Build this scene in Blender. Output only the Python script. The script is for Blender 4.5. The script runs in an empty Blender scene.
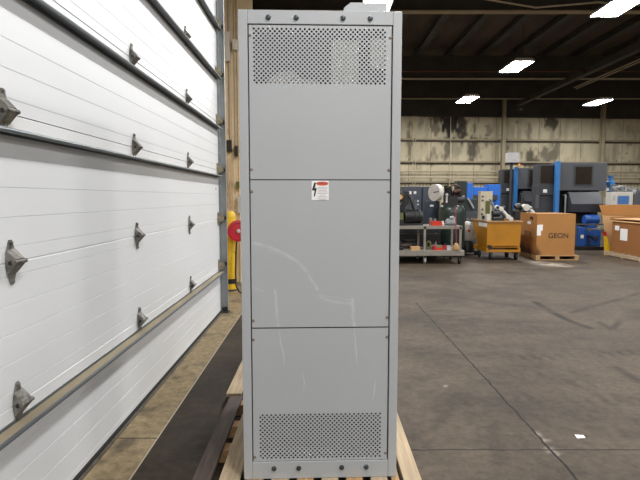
import bpy, bmesh, math, random
import numpy as np
from mathutils import Vector, Matrix
random.seed(7); rng = np.random.default_rng(7)
SC = bpy.context.scene
COL = SC.collection
PI = math.pi
# ------------------------------------------------------------------ camera
PITCH, FPX, CAMZ = 0.084, 504.0, 1.52
cam_d = bpy.data.cameras.new('camera'); cam = bpy.data.objects.new('camera', cam_d); COL.objects.link(cam)
cam.location = (0, 0, CAMZ); cam.rotation_euler = (PI/2 - PITCH, 0, -0.001)
cam_d.sensor_width = 36; cam_d.lens = 36*FPX/640; cam_d.clip_start = .05; cam_d.clip_end = 200
SC.camera = cam
# ------------------------------------------------------------------ world, exposure
w = bpy.data.worlds.new('world'); SC.world = w; w.use_nodes = True
w.node_tree.nodes['Background'].inputs[0].default_value = (.75, .85, 1, 1)
w.node_tree.nodes['Background'].inputs[1].default_value = .05
SC.view_settings.view_transform = 'Standard'; SC.view_settings.look = 'None'
SC.view_settings.exposure = 0.6; SC.view_settings.gamma = 1; SC.view_settings.use_curve_mapping = False
LAMP = 58.0           # strength of every high-bay diffuser

# ------------------------------------------------------------------ materials
def srgb(h):
    c = [int(h[i:i+2], 16)/255 for i in (0, 2, 4)]
    return tuple(x/12.92 if x <= .04045 else ((x+.055)/1.055)**2.4 for x in c)
def mat(name, col, rough=.5, metal=0.0, var=.12, scale=6.0, bump=0.0, stretch=(1, 1, 1), spec=.5, dark=None, dscale=3.0, dlo=.55, dhi=.75):
    """principled with two octaves of colour variation; dark = a second colour in noise patches (stains, wear)"""
    if isinstance(col, str): col = srgb(col)
    m = bpy.data.materials.new(name); m.use_nodes = True
    nt = m.node_tree; N = nt.nodes; L = nt.links; b = N['Principled BSDF']
    b.inputs['Roughness'].default_value = rough; b.inputs['Metallic'].default_value = metal
    b.inputs['Specular IOR Level'].default_value = spec
    tc = N.new('ShaderNodeTexCoord'); mp = N.new('ShaderNodeMapping'); mp.inputs['Scale'].default_value = stretch
    L.new(tc.outputs['Object'], mp.inputs[0])
    n = N.new('ShaderNodeTexNoise'); n.inputs['Scale'].default_value = scale; n.inputs['Detail'].default_value = 5
    L.new(mp.outputs[0], n.inputs['Vector'])
    r = N.new('ShaderNodeMapRange'); r.inputs[1].default_value = .3; r.inputs[2].default_value = .7
    r.inputs[3].default_value = 1-var; r.inputs[4].default_value = 1+var
    L.new(n.outputs[0], r.inputs[0])
    mx = N.new('ShaderNodeMix'); mx.data_type = 'RGBA'; mx.blend_type = 'MULTIPLY'; mx.inputs[0].default_value = 1
    mx.inputs[6].default_value = (*col, 1); L.new(r.outputs[0], mx.inputs[7])
    out = mx.outputs[2]
    if dark is not None:
        if isinstance(dark, str): dark = srgb(dark)
        n2 = N.new('ShaderNodeTexNoise'); n2.inputs['Scale'].default_value = dscale; n2.inputs['Detail'].default_value = 8
        n2.inputs['Roughness'].default_value = .65
        L.new(mp.outputs[0], n2.inputs['Vector'])
        r2 = N.new('ShaderNodeMapRange'); r2.inputs[1].default_value = dlo; r2.inputs[2].default_value = dhi
        L.new(n2.outputs[0], r2.inputs[0])
        m2 = N.new('ShaderNodeMix'); m2.data_type = 'RGBA'; L.new(r2.outputs[0], m2.inputs[0])
        L.new(out, m2.inputs[6]); m2.inputs[7].default_value = (*dark, 1); out = m2.outputs[2]
    L.new(out, b.inputs['Base Color'])
    if bump:
        bp = N.new('ShaderNodeBump'); bp.inputs['Strength'].default_value = bump; bp.inputs['Distance'].default_value = .01
        L.new(n.outputs[0], bp.inputs['Height']); L.new(bp.outputs[0], b.inputs['Normal'])
    m['out'] = 1
    return m
def add_wear(m, attr, col):
    """mix a wear colour in by a mesh attribute (marks with a shape of their own)"""
    nt = m.node_tree; N = nt.nodes; L = nt.links; b = N['Principled BSDF']
    src = b.inputs['Base Color'].links[0].from_socket
    a = N.new('ShaderNodeAttribute'); a.attribute_name = attr
    mx = N.new('ShaderNodeMix'); mx.data_type = 'RGBA'
    L.new(a.outputs['Fac'], mx.inputs[0]); L.new(src, mx.inputs[6])
    mx.inputs[7].default_value = (*(srgb(col) if isinstance(col, str) else col), 1)
    L.new(mx.outputs[2], b.inputs['Base Color'])
def glow(name, col, s):
    m = bpy.data.materials.new(name); m.use_nodes = True
    b = m.node_tree.nodes['Principled BSDF']
    b.inputs['Base Color'].default_value = (.9, .9, .9, 1)
    b.inputs['Emission Color'].default_value = (*col, 1); b.inputs['Emission Strength'].default_value = s
    return m

M = {}
M['cab'] = mat('grey_enamel', 'a7abae', .38, 0, .015, 2.5)
M['cabpanel'] = mat('grey_enamel_panel', 'a7abae', .38, 0, .015, 2.5); add_wear(M['cabpanel'], 'scuff', 'd4d6d6')
M['inner'] = mat('pale_inner_plate', 'dcdcd8', .45, 0, .05, 20)
M['black'] = mat('black_paint', '1a1a1b', .5, 0, .2)
M['void'] = mat('dark_interior_paint', '232425', .7)
M['bolt'] = mat('dark_bolt', '4b5256', .4, .6)
M['screw'] = mat('rusty_screw', '85786f', .5, .4)
M['paper'] = mat('white_paper', 'e6e6e6', .6, 0, .03)
M['red_ink'] = mat('red_ink', 'd8604f', .6, 0, .08, 60)
M['ink'] = mat('grey_ink', 'a9a4aa', .7)
M['black_ink'] = mat('black_ink', '18181a', .6)
M['door'] = mat('white_door_paint', 'd8dadd', .42, 0, .012, 1.5)
M['galv'] = mat('galvanised_steel', '9ba0a2', .42, .3, .1, 9)
M['strut'] = mat('strut_steel', '70767a', .42, .55, .08, 5)
M['dust'] = mat('brown_dust', '8c816b', .9, 0, .2, 7, stretch=(1, .3, 1))
M['hinge'] = mat('weathered_hinge_steel', '7f7d77', .5, .3, .2, 30, dark='3a3630', dscale=22, dlo=.42, dhi=.65)
M['hinge_edge'] = mat('tan_hinge_steel', '8d846f', .5, .35, .2, 30, dark='3c3832', dscale=25)
M['rubber'] = mat('black_rubber', '1e1e1e', .75)
M['tan'] = mat('tan_paint', 'ddcbaa', .6, 0, .1, 3, dark='8d7350', dscale=6, dlo=.6, dhi=.75)
M['wallleft'] = mat('tan_wall_paint', 'c4ae90', .8, 0, .12, 3, dark='6b5a44', dscale=3)
M['yellow'] = mat('safety_yellow', 'd6b019', .5, 0, .1, 6, dark='8d741c', dscale=9, dlo=.6, dhi=.75)
M['red'] = mat('red_enamel', 'b01f30', .4, 0, .1)
M['wood'] = mat('pale_pine', 'a8957a', .8, 0, .22, 7, .15, (6, .5, 6), dark='6d5236', dscale=4, dlo=.6, dhi=.75)
M['wood2'] = mat('aged_pine', 'a5845d', .8, 0, .22, 7, .15, (6, .5, 6), dark='5d452d', dscale=4, dlo=.55, dhi=.75)
M['wooddark'] = mat('dark_stained_board', '4b3f38', .75, 0, .25, 7, .15, (6, .5, 6), dark='2b2420', dscale=4)
M['deck'] = mat('roof_deck', '4d4139', .85, 0, .25, 1.2, stretch=(1, .3, 1), dark='2a2625', dscale=.5)
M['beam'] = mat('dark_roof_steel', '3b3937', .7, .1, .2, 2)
M['flange'] = mat('pale_flange_paint', '958b74', .7, 0, .15, 2)
M['pipe'] = mat('pale_pipe', 'b8ad97', .6, .1, .15, 3)
M['cartsteel'] = mat('bare_shop_steel', '8f8b84', .45, .35, .12, 6, dark='6f6559', dscale=6)
M['navy'] = mat('blue_grey_enamel', '434a57', .45, 0, .08)
M['navy2'] = mat('slate_blue_enamel', '303b49', .45, 0, .08)
M['green'] = mat('dark_green_enamel', '22302d', .35, 0, .1)
M['cream'] = mat('cream_enamel', 'b5ad98', .5, 0, .1, 8, dark='8c8468', dscale=8)
M['white'] = mat('white_enamel', 'c4c2bc', .4, 0, .06)
M['brass'] = mat('brown_cast_metal', '573c31', .5, .4, .2)
M['blue'] = mat('blue_enamel', '1f66c4', .4, 0, .08)
M['postblue'] = mat('post_blue_enamel', '2e6faf', .45, 0, .1)
M['pumpblue'] = mat('pump_blue_enamel', '20519b', .4, 0, .12)
M['mach'] = mat('machine_grey', '4c4f56', .5, 0, .07, 3)
M['mach2'] = mat('machine_dark_grey', '34373d', .5, 0, .08, 3)
M['glass'] = mat('smoked_window', '27211c', .15, 0, .15, 5)
M['binyellow'] = mat('ochre_bin_paint', 'a46e0a', .5, 0, .1, 4, dark='5d4312', dscale=4, dlo=.62, dhi=.72)
M['carton'] = mat('cardboard', 'a3733f', .85, 0, .06, 3, .02)
M['carton2'] = mat('pale_cardboard', 'bf976a', .85, 0, .05, 3, .02)
M['carton3'] = mat('brown_cardboard', '8a5a2c', .85, 0, .06, 3, .02)
M['cartonstain'] = mat('cardboard_water_stained', 'a3733f', .85, 0, .06, 3, .02)
add_wear(M['cartonstain'], 'stain', '3a2716')
M['redtray'] = mat('red_plastic', 'b9321f', .4, 0, .06)
M['pinkred'] = mat('pink_red_paint', 'a03545', .5)
M['olive'] = mat('olive_metal', '5f6338', .5, .2, .2)
M['straw'] = mat('broom_straw', 'a08259', .9, 0, .3, 60, .3)
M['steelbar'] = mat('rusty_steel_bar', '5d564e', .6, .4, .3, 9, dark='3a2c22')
M['scrap'] = mat('bare_scrap_aluminium', '8f9294', .35, .7, .3, 9)
M['orange'] = mat('amber_lens', 'd98a2b', .3)
M['screenblue'] = mat('blue_label', '3f6fae', .5)
M['lampwhite'] = mat('lamp_housing_white', 'b0b0b0', .5)
M['lamp'] = glow('lamp_diffuser', (1, .99, .97), LAMP)

# ------------------------------------------------------------------ mesh helpers
class MB:
    def __init__(s): s.v = []; s.f = []; s.m = []; s.sm = []
    def add(s, vs, fs, mi=0, smooth=False):
        o = len(s.v); s.v += [tuple(map(float, p)) for p in vs]
        for f in fs: s.f.append([i+o for i in f]); s.m.append(mi); s.sm.append(smooth)
        return s
    def box(s, x0, x1, y0, y1, z0, z1, mi=0):
        return s.add([(x, y, z) for z in (z0, z1) for y in (y0, y1) for x in (x0, x1)],
                     [(0, 2, 3, 1), (4, 5, 7, 6), (0, 1, 5, 4), (2, 6, 7, 3), (0, 4, 6, 2), (1, 3, 7, 5)], mi)
    def prism(s, poly, axis, a, b, mi=0):
        """poly in the two other axes (x,y order), extruded along axis from a to b"""
        n = len(poly)
        def P(p, t): return {'x': (t, p[0], p[1]), 'y': (p[0], t, p[1]), 'z': (p[0], p[1], t)}[axis]
        return s.add([P(p, a) for p in poly]+[P(p, b) for p in poly],
                     [list(range(n)), list(range(2*n-1, n-1, -1))]+[(i, i+n, (i+1) % n+n, (i+1) % n) for i in range(n)], mi)
    def cyl(s, p0, p1, r0, r1=None, n=16, mi=0, smooth=True):
        r1 = r0 if r1 is None else r1
        p0 = Vector(p0); p1 = Vector(p1); d = (p1-p0).normalized(); q = d.to_track_quat('Z', 'Y')
        u = q @ Vector((1, 0, 0)); v = q @ Vector((0, 1, 0))
        c = [(math.cos(2*PI*i/n), math.sin(2*PI*i/n)) for i in range(n)]
        vs = [p0+(u*a+v*b)*r0 for a, b in c]+[p1+(u*a+v*b)*r1 for a, b in c]
        s.add(vs, [(i, (i+1) % n, (i+1) % n+n, i+n) for i in range(n)], mi, smooth)
        o = len(s.v)-2*n
        s.f += [[o+i for i in range(n)][::-1], [o+n+i for i in range(n)]]; s.m += [mi, mi]; s.sm += [False, False]
        return s
    def lathe(s, prof, origin, axis='z', n=20, mi=0):
        """prof: (radius, height) list, closed with caps at the ends"""
        ax = {'x': Vector((1, 0, 0)), 'y': Vector((0, 1, 0)), 'z': Vector((0, 0, 1))}[axis] if isinstance(axis, str) else Vector(axis).normalized()
        q = ax.to_track_quat('Z', 'Y'); u = q @ Vector((1, 0, 0)); v = q @ Vector((0, 1, 0)); O = Vector(origin)
        vs = [O+ax*h+(u*math.cos(2*PI*i/n)+v*math.sin(2*PI*i/n))*r for r, h in prof for i in range(n)]
        k = len(prof)
        fs = [(j*n+i, j*n+(i+1) % n, (j+1)*n+(i+1) % n, (j+1)*n+i) for j in range(k-1) for i in range(n)]
        fs += [[i for i in range(n)][::-1], [(k-1)*n+i for i in range(n)]]
        return s.add(vs, fs, mi, True)
    def tube(s, pts, r, n=8, mi=0):
        pts = [Vector(p) for p in pts]; rings = []
        for i, p in enumerate(pts):
            d = ((pts[min(i+1, len(pts)-1)]-p).normalized()+(p-pts[max(i-1, 0)]).normalized())
            d = d.normalized() if d.length > 1e-6 else Vector((0, 0, 1))
            q = d.to_track_quat('Z', 'Y'); u = q @ Vector((1, 0, 0)); v = q @ Vector((0, 1, 0))
            rings.append((u, v))
        # keep the ring frames from flipping
        for i in range(1, len(rings)):
            u0 = rings[i-1][0]; u, v = rings[i]
            nrm = u.cross(v); u2 = (u0-nrm*u0.dot(nrm)); u2 = u2.normalized() if u2.length > 1e-4 else u
            rings[i] = (u2, nrm.cross(u2))
        vs = [p+(u*math.cos(2*PI*k/n)+v*math.sin(2*PI*k/n))*r for p, (u, v) in zip(pts, rings) for k in range(n)]
        K = len(pts)
        fs = [(j*n+k, j*n+(k+1) % n, (j+1)*n+(k+1) % n, (j+1)*n+k) for j in range(K-1) for k in range(n)]
        fs += [[k for k in range(n)][::-1], [(K-1)*n+k for k in range(n)]]
        return s.add(vs, fs, mi, True)
    def ball(s, c, r, n=14, mi=0):
        rx, ry, rz = (r, r, r) if isinstance(r, (int, float)) else r
        k = max(6, n//2)
        vs = [(c[0]+rx*math.sin(PI*j/k)*math.cos(2*PI*i/n), c[1]+ry*math.sin(PI*j/k)*math.sin(2*PI*i/n), c[2]-rz*math.cos(PI*j/k)) for j in range(1, k) for i in range(n)]
        fs = [(j*n+i, j*n+(i+1) % n, (j+1)*n+(i+1) % n, (j+1)*n+i) for j in range(k-2) for i in range(n)]
        b = len(vs); vs += [(c[0], c[1], c[2]-rz), (c[0], c[1], c[2]+rz)]
        fs += [(b, (i+1) % n, i) for i in range(n)]+[(b+1, (k-2)*n+i, (k-2)*n+(i+1) % n) for i in range(n)]
        return s.add(vs, fs, mi, True)
    def move(s, d):
        s.v = [(x+d[0], y+d[1], z+d[2]) for x, y, z in s.v]; return s
    def rotz(s, a, c=(0, 0)):
        ca, sa = math.cos(a), math.sin(a)
        s.v = [(c[0]+(x-c[0])*ca-(y-c[1])*sa, c[1]+(x-c[0])*sa+(y-c[1])*ca, z) for x, y, z in s.v]; return s
    def build(s, name, mats, parent=None, bevel=0, loc=None, world=True, fixn=True):
        """mesh object; under a parent the vertices are world points unless world=False"""
        if not isinstance(mats, (list, tuple)): mats = [mats]
        off = Vector((0, 0, 0))
        if parent is not None and world:
            off = parent.location.copy()
            if parent.parent is not None: off += parent.parent.location
        elif loc is not None: off = Vector(loc)
        me = bpy.data.meshes.new(name)
        me.from_pydata([(x-off.x, y-off.y, z-off.z) for x, y, z in s.v], [], s.f)
        for m in mats: me.materials.append(m)
        me.polygons.foreach_set('material_index', s.m); me.polygons.foreach_set('use_smooth', s.sm)
        if fixn:
            bm = bmesh.new(); bm.from_mesh(me); bmesh.ops.recalc_face_normals(bm, faces=bm.faces[:]); bm.to_mesh(me); bm.free()
        me.update()
        if any(s.sm): me.set_sharp_from_angle(angle=math.radians(38))
        o = bpy.data.objects.new(name, me); COL.objects.link(o)
        if parent is not None: o.parent = parent
        elif loc is not None: o.location = loc
        if bevel:
            b = o.modifiers.new('bevel', 'BEVEL'); b.width = bevel; b.segments = 2; b.limit_method = 'ANGLE'
        return o
def thing(name, label, cat, loc, group=None, rotz=0):
    o = bpy.data.objects.new(name, None); COL.objects.link(o); o.empty_display_size = .1
    o.location = loc; o.rotation_euler = (0, 0, rotz)
    return tag(o, label, cat, group)
def tag(o, label, cat, group=None):
    o['label'] = label; o['category'] = cat
    if group: o['group'] = group
    return o
def struct(o, label=None):
    o['kind'] = 'structure'
    if label: o['label'] = label
    return o
def dup(root, loc, label=None):
    r = root.copy(); COL.objects.link(r); r.location = loc
    if label: r['label'] = label
    for ch in list(root.children):
        c = ch.copy(); COL.objects.link(c); c.parent = r
        for g in list(ch.children):
            d = g.copy(); COL.objects.link(d); d.parent = c
    return r
def text_mesh(txt, size, depth=.001):
    c = bpy.data.curves.new('lettering', 'FONT'); c.body = txt; c.size = size; c.extrude = depth
    c.align_x = 'CENTER'; c.align_y = 'CENTER'
    o = bpy.data.objects.new('lettering', c); COL.objects.link(o)
    dg = bpy.context.evaluated_depsgraph_get(); dg.update()
    me = bpy.data.meshes.new_from_object(o.evaluated_get(dg)); bpy.data.objects.remove(o)
    mb = MB(); mb.add([v.co[:] for v in me.vertices], [list(p.vertices) for p in me.polygons])
    return mb
def PX(px, y, Y):
    """room point seen at photo position (px, y), Y metres down the hall"""
    u = (px-320)/FPX; v = (240-y)/FPX
    d = Vector((u, math.cos(PITCH)+v*math.sin(PITCH), -math.sin(PITCH)+v*math.cos(PITCH)))
    return d*(Y/d.y)+Vector((0, 0, CAMZ))
def GP(px, y):
    u = (px-320)/FPX; v = (240-y)/FPX
    d = (u, math.cos(PITCH)+v*math.sin(PITCH), -math.sin(PITCH)+v*math.cos(PITCH))
    t = -CAMZ/d[2]; return np.array([d[0]*t, d[1]*t])
def grid(xs, ys, fn, name, mats, attr):
    X, Y = np.meshgrid(xs, ys); nx, ny = len(xs), len(ys)
    co = fn(X, Y).reshape(-1, 3)
    i = np.arange((ny-1)*(nx-1)); a = (i//(nx-1))*nx+i % (nx-1)
    f = np.stack([a, a+1, a+nx+1, a+nx], 1)
    me = bpy.data.meshes.new(name)
    me.vertices.add(len(co)); me.vertices.foreach_set('co', co.ravel())
    me.loops.add(f.size); me.loops.foreach_set('vertex_index', f.ravel())
    me.polygons.add(len(f)); me.polygons.foreach_set('loop_start', np.arange(0, f.size, 4))
    me.update(); me.validate()
    for k, arr in attr.items():
        at = me.attributes.new(k, 'FLOAT', 'POINT'); at.data.foreach_set('value', arr.astype(np.float32).ravel())
    me.materials.append(mats)
    o = bpy.data.objects.new(name, me); COL.objects.link(o); return o
def segdist(X, Y, pts):
    d = np.full(X.shape, 1e9)
    for (ax, ay), (bx, by) in zip(pts[:-1], pts[1:]):
        vx, vy = bx-ax, by-ay; L = vx*vx+vy*vy+1e-12
        t = np.clip(((X-ax)*vx+(Y-ay)*vy)/L, 0, 1)
        d = np.minimum(d, np.hypot(X-ax-t*vx, Y-ay-t*vy))
    return d
def vnoise(X, Y, s, seed=0):
    """smooth value noise"""
    r = np.random.default_rng(seed).random((64, 64))
    x = X/s; y = Y/s; xi = np.floor(x).astype(int); yi = np.floor(y).astype(int)
    fx = x-xi; fy = y-yi; fx = fx*fx*(3-2*fx); fy = fy*fy*(3-2*fy)
    g = lambda a, b: r[a % 64, b % 64]
    return (g(xi, yi)*(1-fx)+g(xi+1, yi)*fx)*(1-fy)+(g(xi, yi+1)*(1-fx)+g(xi+1, yi+1)*fx)*fy

# ================================================================== THE SETTING
# ---- floor: concrete slab with joints, tyre marks and stains
xs = np.unique(np.concatenate([np.arange(-2.2, -1.5, .2), np.arange(-1.5, 9.0, .03), np.arange(9, 22.1, .5)]))
ys = np.unique(np.concatenate([np.arange(-14, 2, .5), np.arange(2, 13, .035), np.arange(13, 26.1, .3)]))
X, Y = np.meshgrid(xs, ys)
wear = np.zeros(X.shape)
def stroke(pix, wd, a, tread=False):
    global wear
    pts = [GP(*p) for p in pix]
    d = segdist(X, Y, pts)
    s = np.clip(1.4-d/wd, 0, 1)*min(1, a*1.5)*(.35+1.0*vnoise(X, Y, .18, 3))
    if tread: s = s*(np.sin(X*48+Y*10) > -.1)
    wear = np.maximum(wear, np.clip(s, 0, 1))
stroke([(536, 302), (552, 312), (570, 321), (590, 328)], .055, .55)
stroke([(572, 313), (595, 306), (615, 301), (640, 293)], .05, .35)
stroke([(600, 322), (612, 330), (622, 320)], .04, .35)
stroke([(515, 358), (560, 357), (640, 352)], .10, .3, True)
stroke([(445, 337), (480, 334), (560, 330)], .10, .22, True)
stroke([(505, 372), (545, 375), (590, 388)], .07, .3, True)
stroke([(410, 293), (450, 297), (520, 306)], .09, .22)
stroke([(430, 281), (520, 300)], .06, .18)
stroke([(618, 368), (640, 382)], .05, .35)
stroke([(500, 400), (640, 400)], .13, .2, True)
stroke([(495, 417), (494, 440), (500, 462)], .05, .3)
stroke([(432, 430), (455, 405), (490, 398)], .04, .25)
for k in range(24):
    x0, y0 = rng.uniform(.7, 7.5), rng.uniform(2.5, 11); an = rng.normal(0, .5); l = rng.uniform(.2, 1.4)
    pts = [(x0, y0), (x0+l*math.cos(an)*.5, y0+l*math.sin(an)*.5+.04), (x0+l*math.cos(an), y0+l*math.sin(an))]
    d = segdist(X, Y, pts); wear = np.maximum(wear, np.clip(1.4-d/.03, 0, 1)*rng.uniform(.1, .35)*(.3+vnoise(X, Y, .2, k)))
wear = np.maximum(wear, np.clip((vnoise(X, Y, .9, 5)*.5+vnoise(X, Y, .3, 6)*.3+vnoise(X, Y, .09, 7)*.2-.5)*1.5, 0, .45))
trk = np.clip((vnoise(X*.22+7, Y, .16, 61)*.6+vnoise(X*.5, Y*1.3, .07, 62)*.4-.52)*2.2, 0, .4)*np.clip((vnoise(X, Y, 1.6, 63)-.3)*2.5, 0, 1)
wear = np.maximum(wear, trk)
# the strip along the door: dark blotches
st = (X < -1.03)
wear = np.where(st, np.clip((vnoise(X, Y, .25, 9)*.45+vnoise(X, Y, .08, 10)*.35+vnoise(X, Y*.5, .04, 11)*.2-.5)*3.6, 0, .8), wear)
# pale patches by the big carton and scattered chips
pale = np.zeros(X.shape)
for px, py, r, a in ((552, 264.5, .35, .5), (541, 262.5, .25, .4), (565, 266, .2, .3)):
    c = GP(px, py); d = np.hypot((X-c[0]), (Y-c[1])*.9); pale = np.maximum(pale, np.clip(1.3-d/r, 0, 1)*a*(.3+vnoise(X, Y, .12, 4)))
for px, py, r in ((446, 386, .016), (551, 450, .02), (545, 440, .02), (559, 455, .016), (538, 434, .016)):
    c = GP(px, py); pale = np.maximum(pale, np.clip(1.6-np.hypot(X-c[0], (Y-c[1])*.8)/r, 0, 1)*.3)
fm = mat('concrete_floor', '50463b', .65, 0, .17, 3.2, .04, dark='352e28', dscale=.9, dlo=.45, dhi=.75, spec=.22)
N = fm.node_tree.nodes; L = fm.node_tree.links; B = N['Principled BSDF']
add_wear(fm, 'tyre', '17140f'); add_wear(fm, 'chalk', 'cfc6b8')
src = B.inputs['Base Color'].links[0].from_socket
tc = N.new('ShaderNodeTexCoord'); sp = N.new('ShaderNodeSeparateXYZ'); L.new(tc.outputs['Object'], sp.inputs[0])
nz = N.new('ShaderNodeTexNoise'); nz.inputs['Scale'].default_value = 9; nz.inputs['Detail'].default_value = 4; L.new(tc.outputs['Object'], nz.inputs['Vector'])
def math_(op, a, b=None, c=None):
    n = N.new('ShaderNodeMath'); n.operation = op
    for i, v in enumerate((a, b, c)):
        if v is None: continue
        if isinstance(v, (int, float)): n.inputs[i].default_value = v
        else: L.new(v, n.inputs[i])
    return n.outputs[0]
def joint(axis, pos, wd, lo=None, hi=None):
    wob = math_('MULTIPLY_ADD', nz.outputs[0], .03, pos-.015)
    k = math_('LESS_THAN', math_('ABSOLUTE', math_('SUBTRACT', sp.outputs[axis], wob)), wd)
    if lo is not None: k = math_('MULTIPLY', k, math_('GREATER_THAN', sp.outputs[1-axis], lo))
    if hi is not None: k = math_('MULTIPLY', k, math_('LESS_THAN', sp.outputs[1-axis], hi))
    return k
def over(fac, col, src):
    mx = N.new('ShaderNodeMix'); mx.data_type = 'RGBA'; L.new(fac, mx.inputs[0]); L.new(src, mx.inputs[6])
    mx.inputs[7].default_value = (*srgb(col), 1); return mx.outputs[2]
# the newer, tan strip of concrete along the door
strip = math_('LESS_THAN', sp.outputs[0], -1.03)
nt2 = N.new('ShaderNodeTexNoise'); nt2.inputs['Scale'].default_value = 4; nt2.inputs['Detail'].default_value = 6; L.new(tc.outputs['Object'], nt2.inputs['Vector'])
tanmix = N.new('ShaderNodeMix'); tanmix.data_type = 'RGBA'; L.new(nt2.outputs[0], tanmix.inputs[0])
tanmix.inputs[6].default_value = (*srgb('6e6149'), 1); tanmix.inputs[7].default_value = (*srgb('948365'), 1)
at = N.new('ShaderNodeAttribute'); at.attribute_name = 'tyre'
tm = N.new('ShaderNodeMix'); tm.data_type = 'RGBA'; L.new(at.outputs['Fac'], tm.inputs[0]); L.new(tanmix.outputs[2], tm.inputs[6]); tm.inputs[7].default_value = (*srgb('4a4036'), 1)
smx = N.new('ShaderNodeMix'); smx.data_type = 'RGBA'; L.new(strip, smx.inputs[0]); L.new(src, smx.inputs[6]); L.new(tm.outputs[2], smx.inputs[7])
src = smx.outputs[2]
gn = N.new('ShaderNodeTexNoise'); gn.inputs['Scale'].default_value = 16; gn.inputs['Detail'].default_value = 9; gn.inputs['Roughness'].default_value = .75; L.new(tc.outputs['Object'], gn.inputs['Vector'])
gr = N.new('ShaderNodeMapRange'); gr.inputs[1].default_value = .3; gr.inputs[2].default_value = .7; gr.inputs[3].default_value = .58; gr.inputs[4].default_value = 1.42; L.new(gn.outputs[0], gr.inputs[0])
gm = N.new('ShaderNodeMix'); gm.data_type = 'RGBA'; gm.blend_type = 'MULTIPLY'; gm.inputs[0].default_value = 1; L.new(src, gm.inputs[6]); L.new(gr.outputs[0], gm.inputs[7])
src = gm.outputs[2]
# floor between strip and skid darkened: the cabinet's shade painted into the colour
lane = math_('MULTIPLY', math_('GREATER_THAN', sp.outputs[0], -1.03), math_('LESS_THAN', sp.outputs[0], -.2))
lm = N.new('ShaderNodeMix'); lm.data_type = 'RGBA'; lm.blend_type = 'MULTIPLY'; L.new(math_('MULTIPLY', lane, 1.0), lm.inputs[0]); L.new(src, lm.inputs[6]); lm.inputs[7].default_value = (.52, .51, .48, 1)
src = lm.outputs[2]
e = math_('LESS_THAN', math_('ABSOLUTE', math_('SUBTRACT', sp.outputs[0], -1.027)), .0045)
src = over(e, 'a59a88', src)
src = over(joint(0, 1.397, .008, -14, 7.2), '15110d', src)
src = over(joint(1, 2.93, .006, .3), '1d1813', src)
src = over(joint(1, 3.08, .006, -1.5, -1.03), '33291f', src)
L.new(src, B.inputs['Base Color'])
floor = struct(grid(xs, ys, lambda X, Y: np.stack([X, Y, 0*X], -1), 'floor', fm, {'tyre': wear, 'chalk': pale}))

# ---- walls
WY = lambda x: 23.06+.07*x                      # the far wall runs a little askew
xs = np.arange(-2.2, 22.3, .07); zs = np.arange(0, 5.36, .06)
X, Z = np.meshgrid(xs, zs)
soot = np.zeros(X.shape)
def patch(px, py, rx, rz, a):
    global soot
    p = PX(px, py, 23.6)
    d = np.hypot((X-p.x)/rx, (Z-p.z)/rz)
    n = vnoise(X, Z*.5, .3, 21)*.3+vnoise(X*1.1, Z*.45, .09, 22)*.7
    soot = np.maximum(soot, np.clip((1.1+.25*(a > .6)-d+(n-.5)*1.7)*1.8, 0, 1)*min(1, a*1.15))
patch(451, 123, .45, .75, .9); patch(446, 118, .9, .3, .7); patch(436, 128, .3, .5, .55); patch(461, 122, .25, .75, .8); patch(446, 150, .22, .55, .6); patch(457, 150, .2, .4, .35)
for a in ((554, 122, .32, .3, .75), (532, 157, .3, .35, .7), (548, 156, .45, .4, .6), (558, 152, .25, .5, .55), (473, 150, .22, .5, .7), (487, 142, .3, .25, .5),
          (409, 145, .15, .8, .5), (505, 147, .25, .3, .6), (512, 143, .3, .25, .4), (490, 130, .12, .4, .4), (422, 123, .18, .25, .4), (531, 130, .12, .6, .45), (410, 125, .2, .2, .4), (633, 128, .6, .3, .25), (431, 156, .25, .4, .5), (475, 128, .15, .3, .5)):
    patch(*a)
streak = np.clip((vnoise(X, Z*0+3, .16, 31)*.5+vnoise(X, Z*.4, .3, 32)*.5-.52)*1.5, 0, .35)
spk = np.clip((vnoise(X, Z*.6, .12, 33)-.78)*5, 0, .85)*np.clip((vnoise(X, Z, 1.1, 34)-.35)*3, 0, 1)
seam = np.zeros(X.shape)
soot = np.maximum(np.maximum(soot, streak), spk)
wm = mat('dirty_cream_wall', 'bfb69c', .85, 0, .10, 1.5, stretch=(1, 1, .5), dark='857b64', dscale=1.3); add_wear(wm, 'soot', '26211c')
# vertical seams of the wall sheets, every 1.25 m
N = wm.node_tree.nodes; L = wm.node_tree.links; B = N['Principled BSDF']; src = B.inputs['Base Color'].links[0].from_socket
tc = N.new('ShaderNodeTexCoord'); sp = N.new('ShaderNodeSeparateXYZ'); L.new(tc.outputs['Object'], sp.inputs[0])
k = math_('LESS_THAN', math_('FRACT', math_('MULTIPLY', sp.outputs[0], 1/1.02)), .03)
src = over(math_('MULTIPLY', k, .55), '4f473a', src)
k = math_('MULTIPLY', math_('LESS_THAN', math_('FRACT', math_('MULTIPLY', sp.outputs[0], 1/.17)), .3), math_('LESS_THAN', sp.outputs[2], 2.2))
src = over(math_('MULTIPLY', k, .6), '6b6454', src); L.new(src, B.inputs['Base Color'])
wf = struct(grid(xs, zs, lambda X, Z: np.stack([X, WY(X), Z], -1), 'wall_back', wm, {'soot': soot}))
m = MB(); m.prism([(-2.2, WY(-2.2)+.02), (22.3, WY(22.3)+.02), (22.3, WY(22.3)+.2), (-2.2, WY(-2.2)+.2)], 'z', 0, 7)
struct(m.build('wall_back_sheathing', M['wallleft']))
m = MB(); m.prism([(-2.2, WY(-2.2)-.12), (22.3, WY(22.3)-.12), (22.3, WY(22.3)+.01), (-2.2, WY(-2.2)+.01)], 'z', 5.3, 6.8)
struct(m.build('wall_back_upper', M['beam']))  # upper wall given a dark colour for the shade above the lamps
struct(MB().box(-1.95, -1.75, -14, 26, 0, 7).build('wall_left', M['wallleft']))
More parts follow.
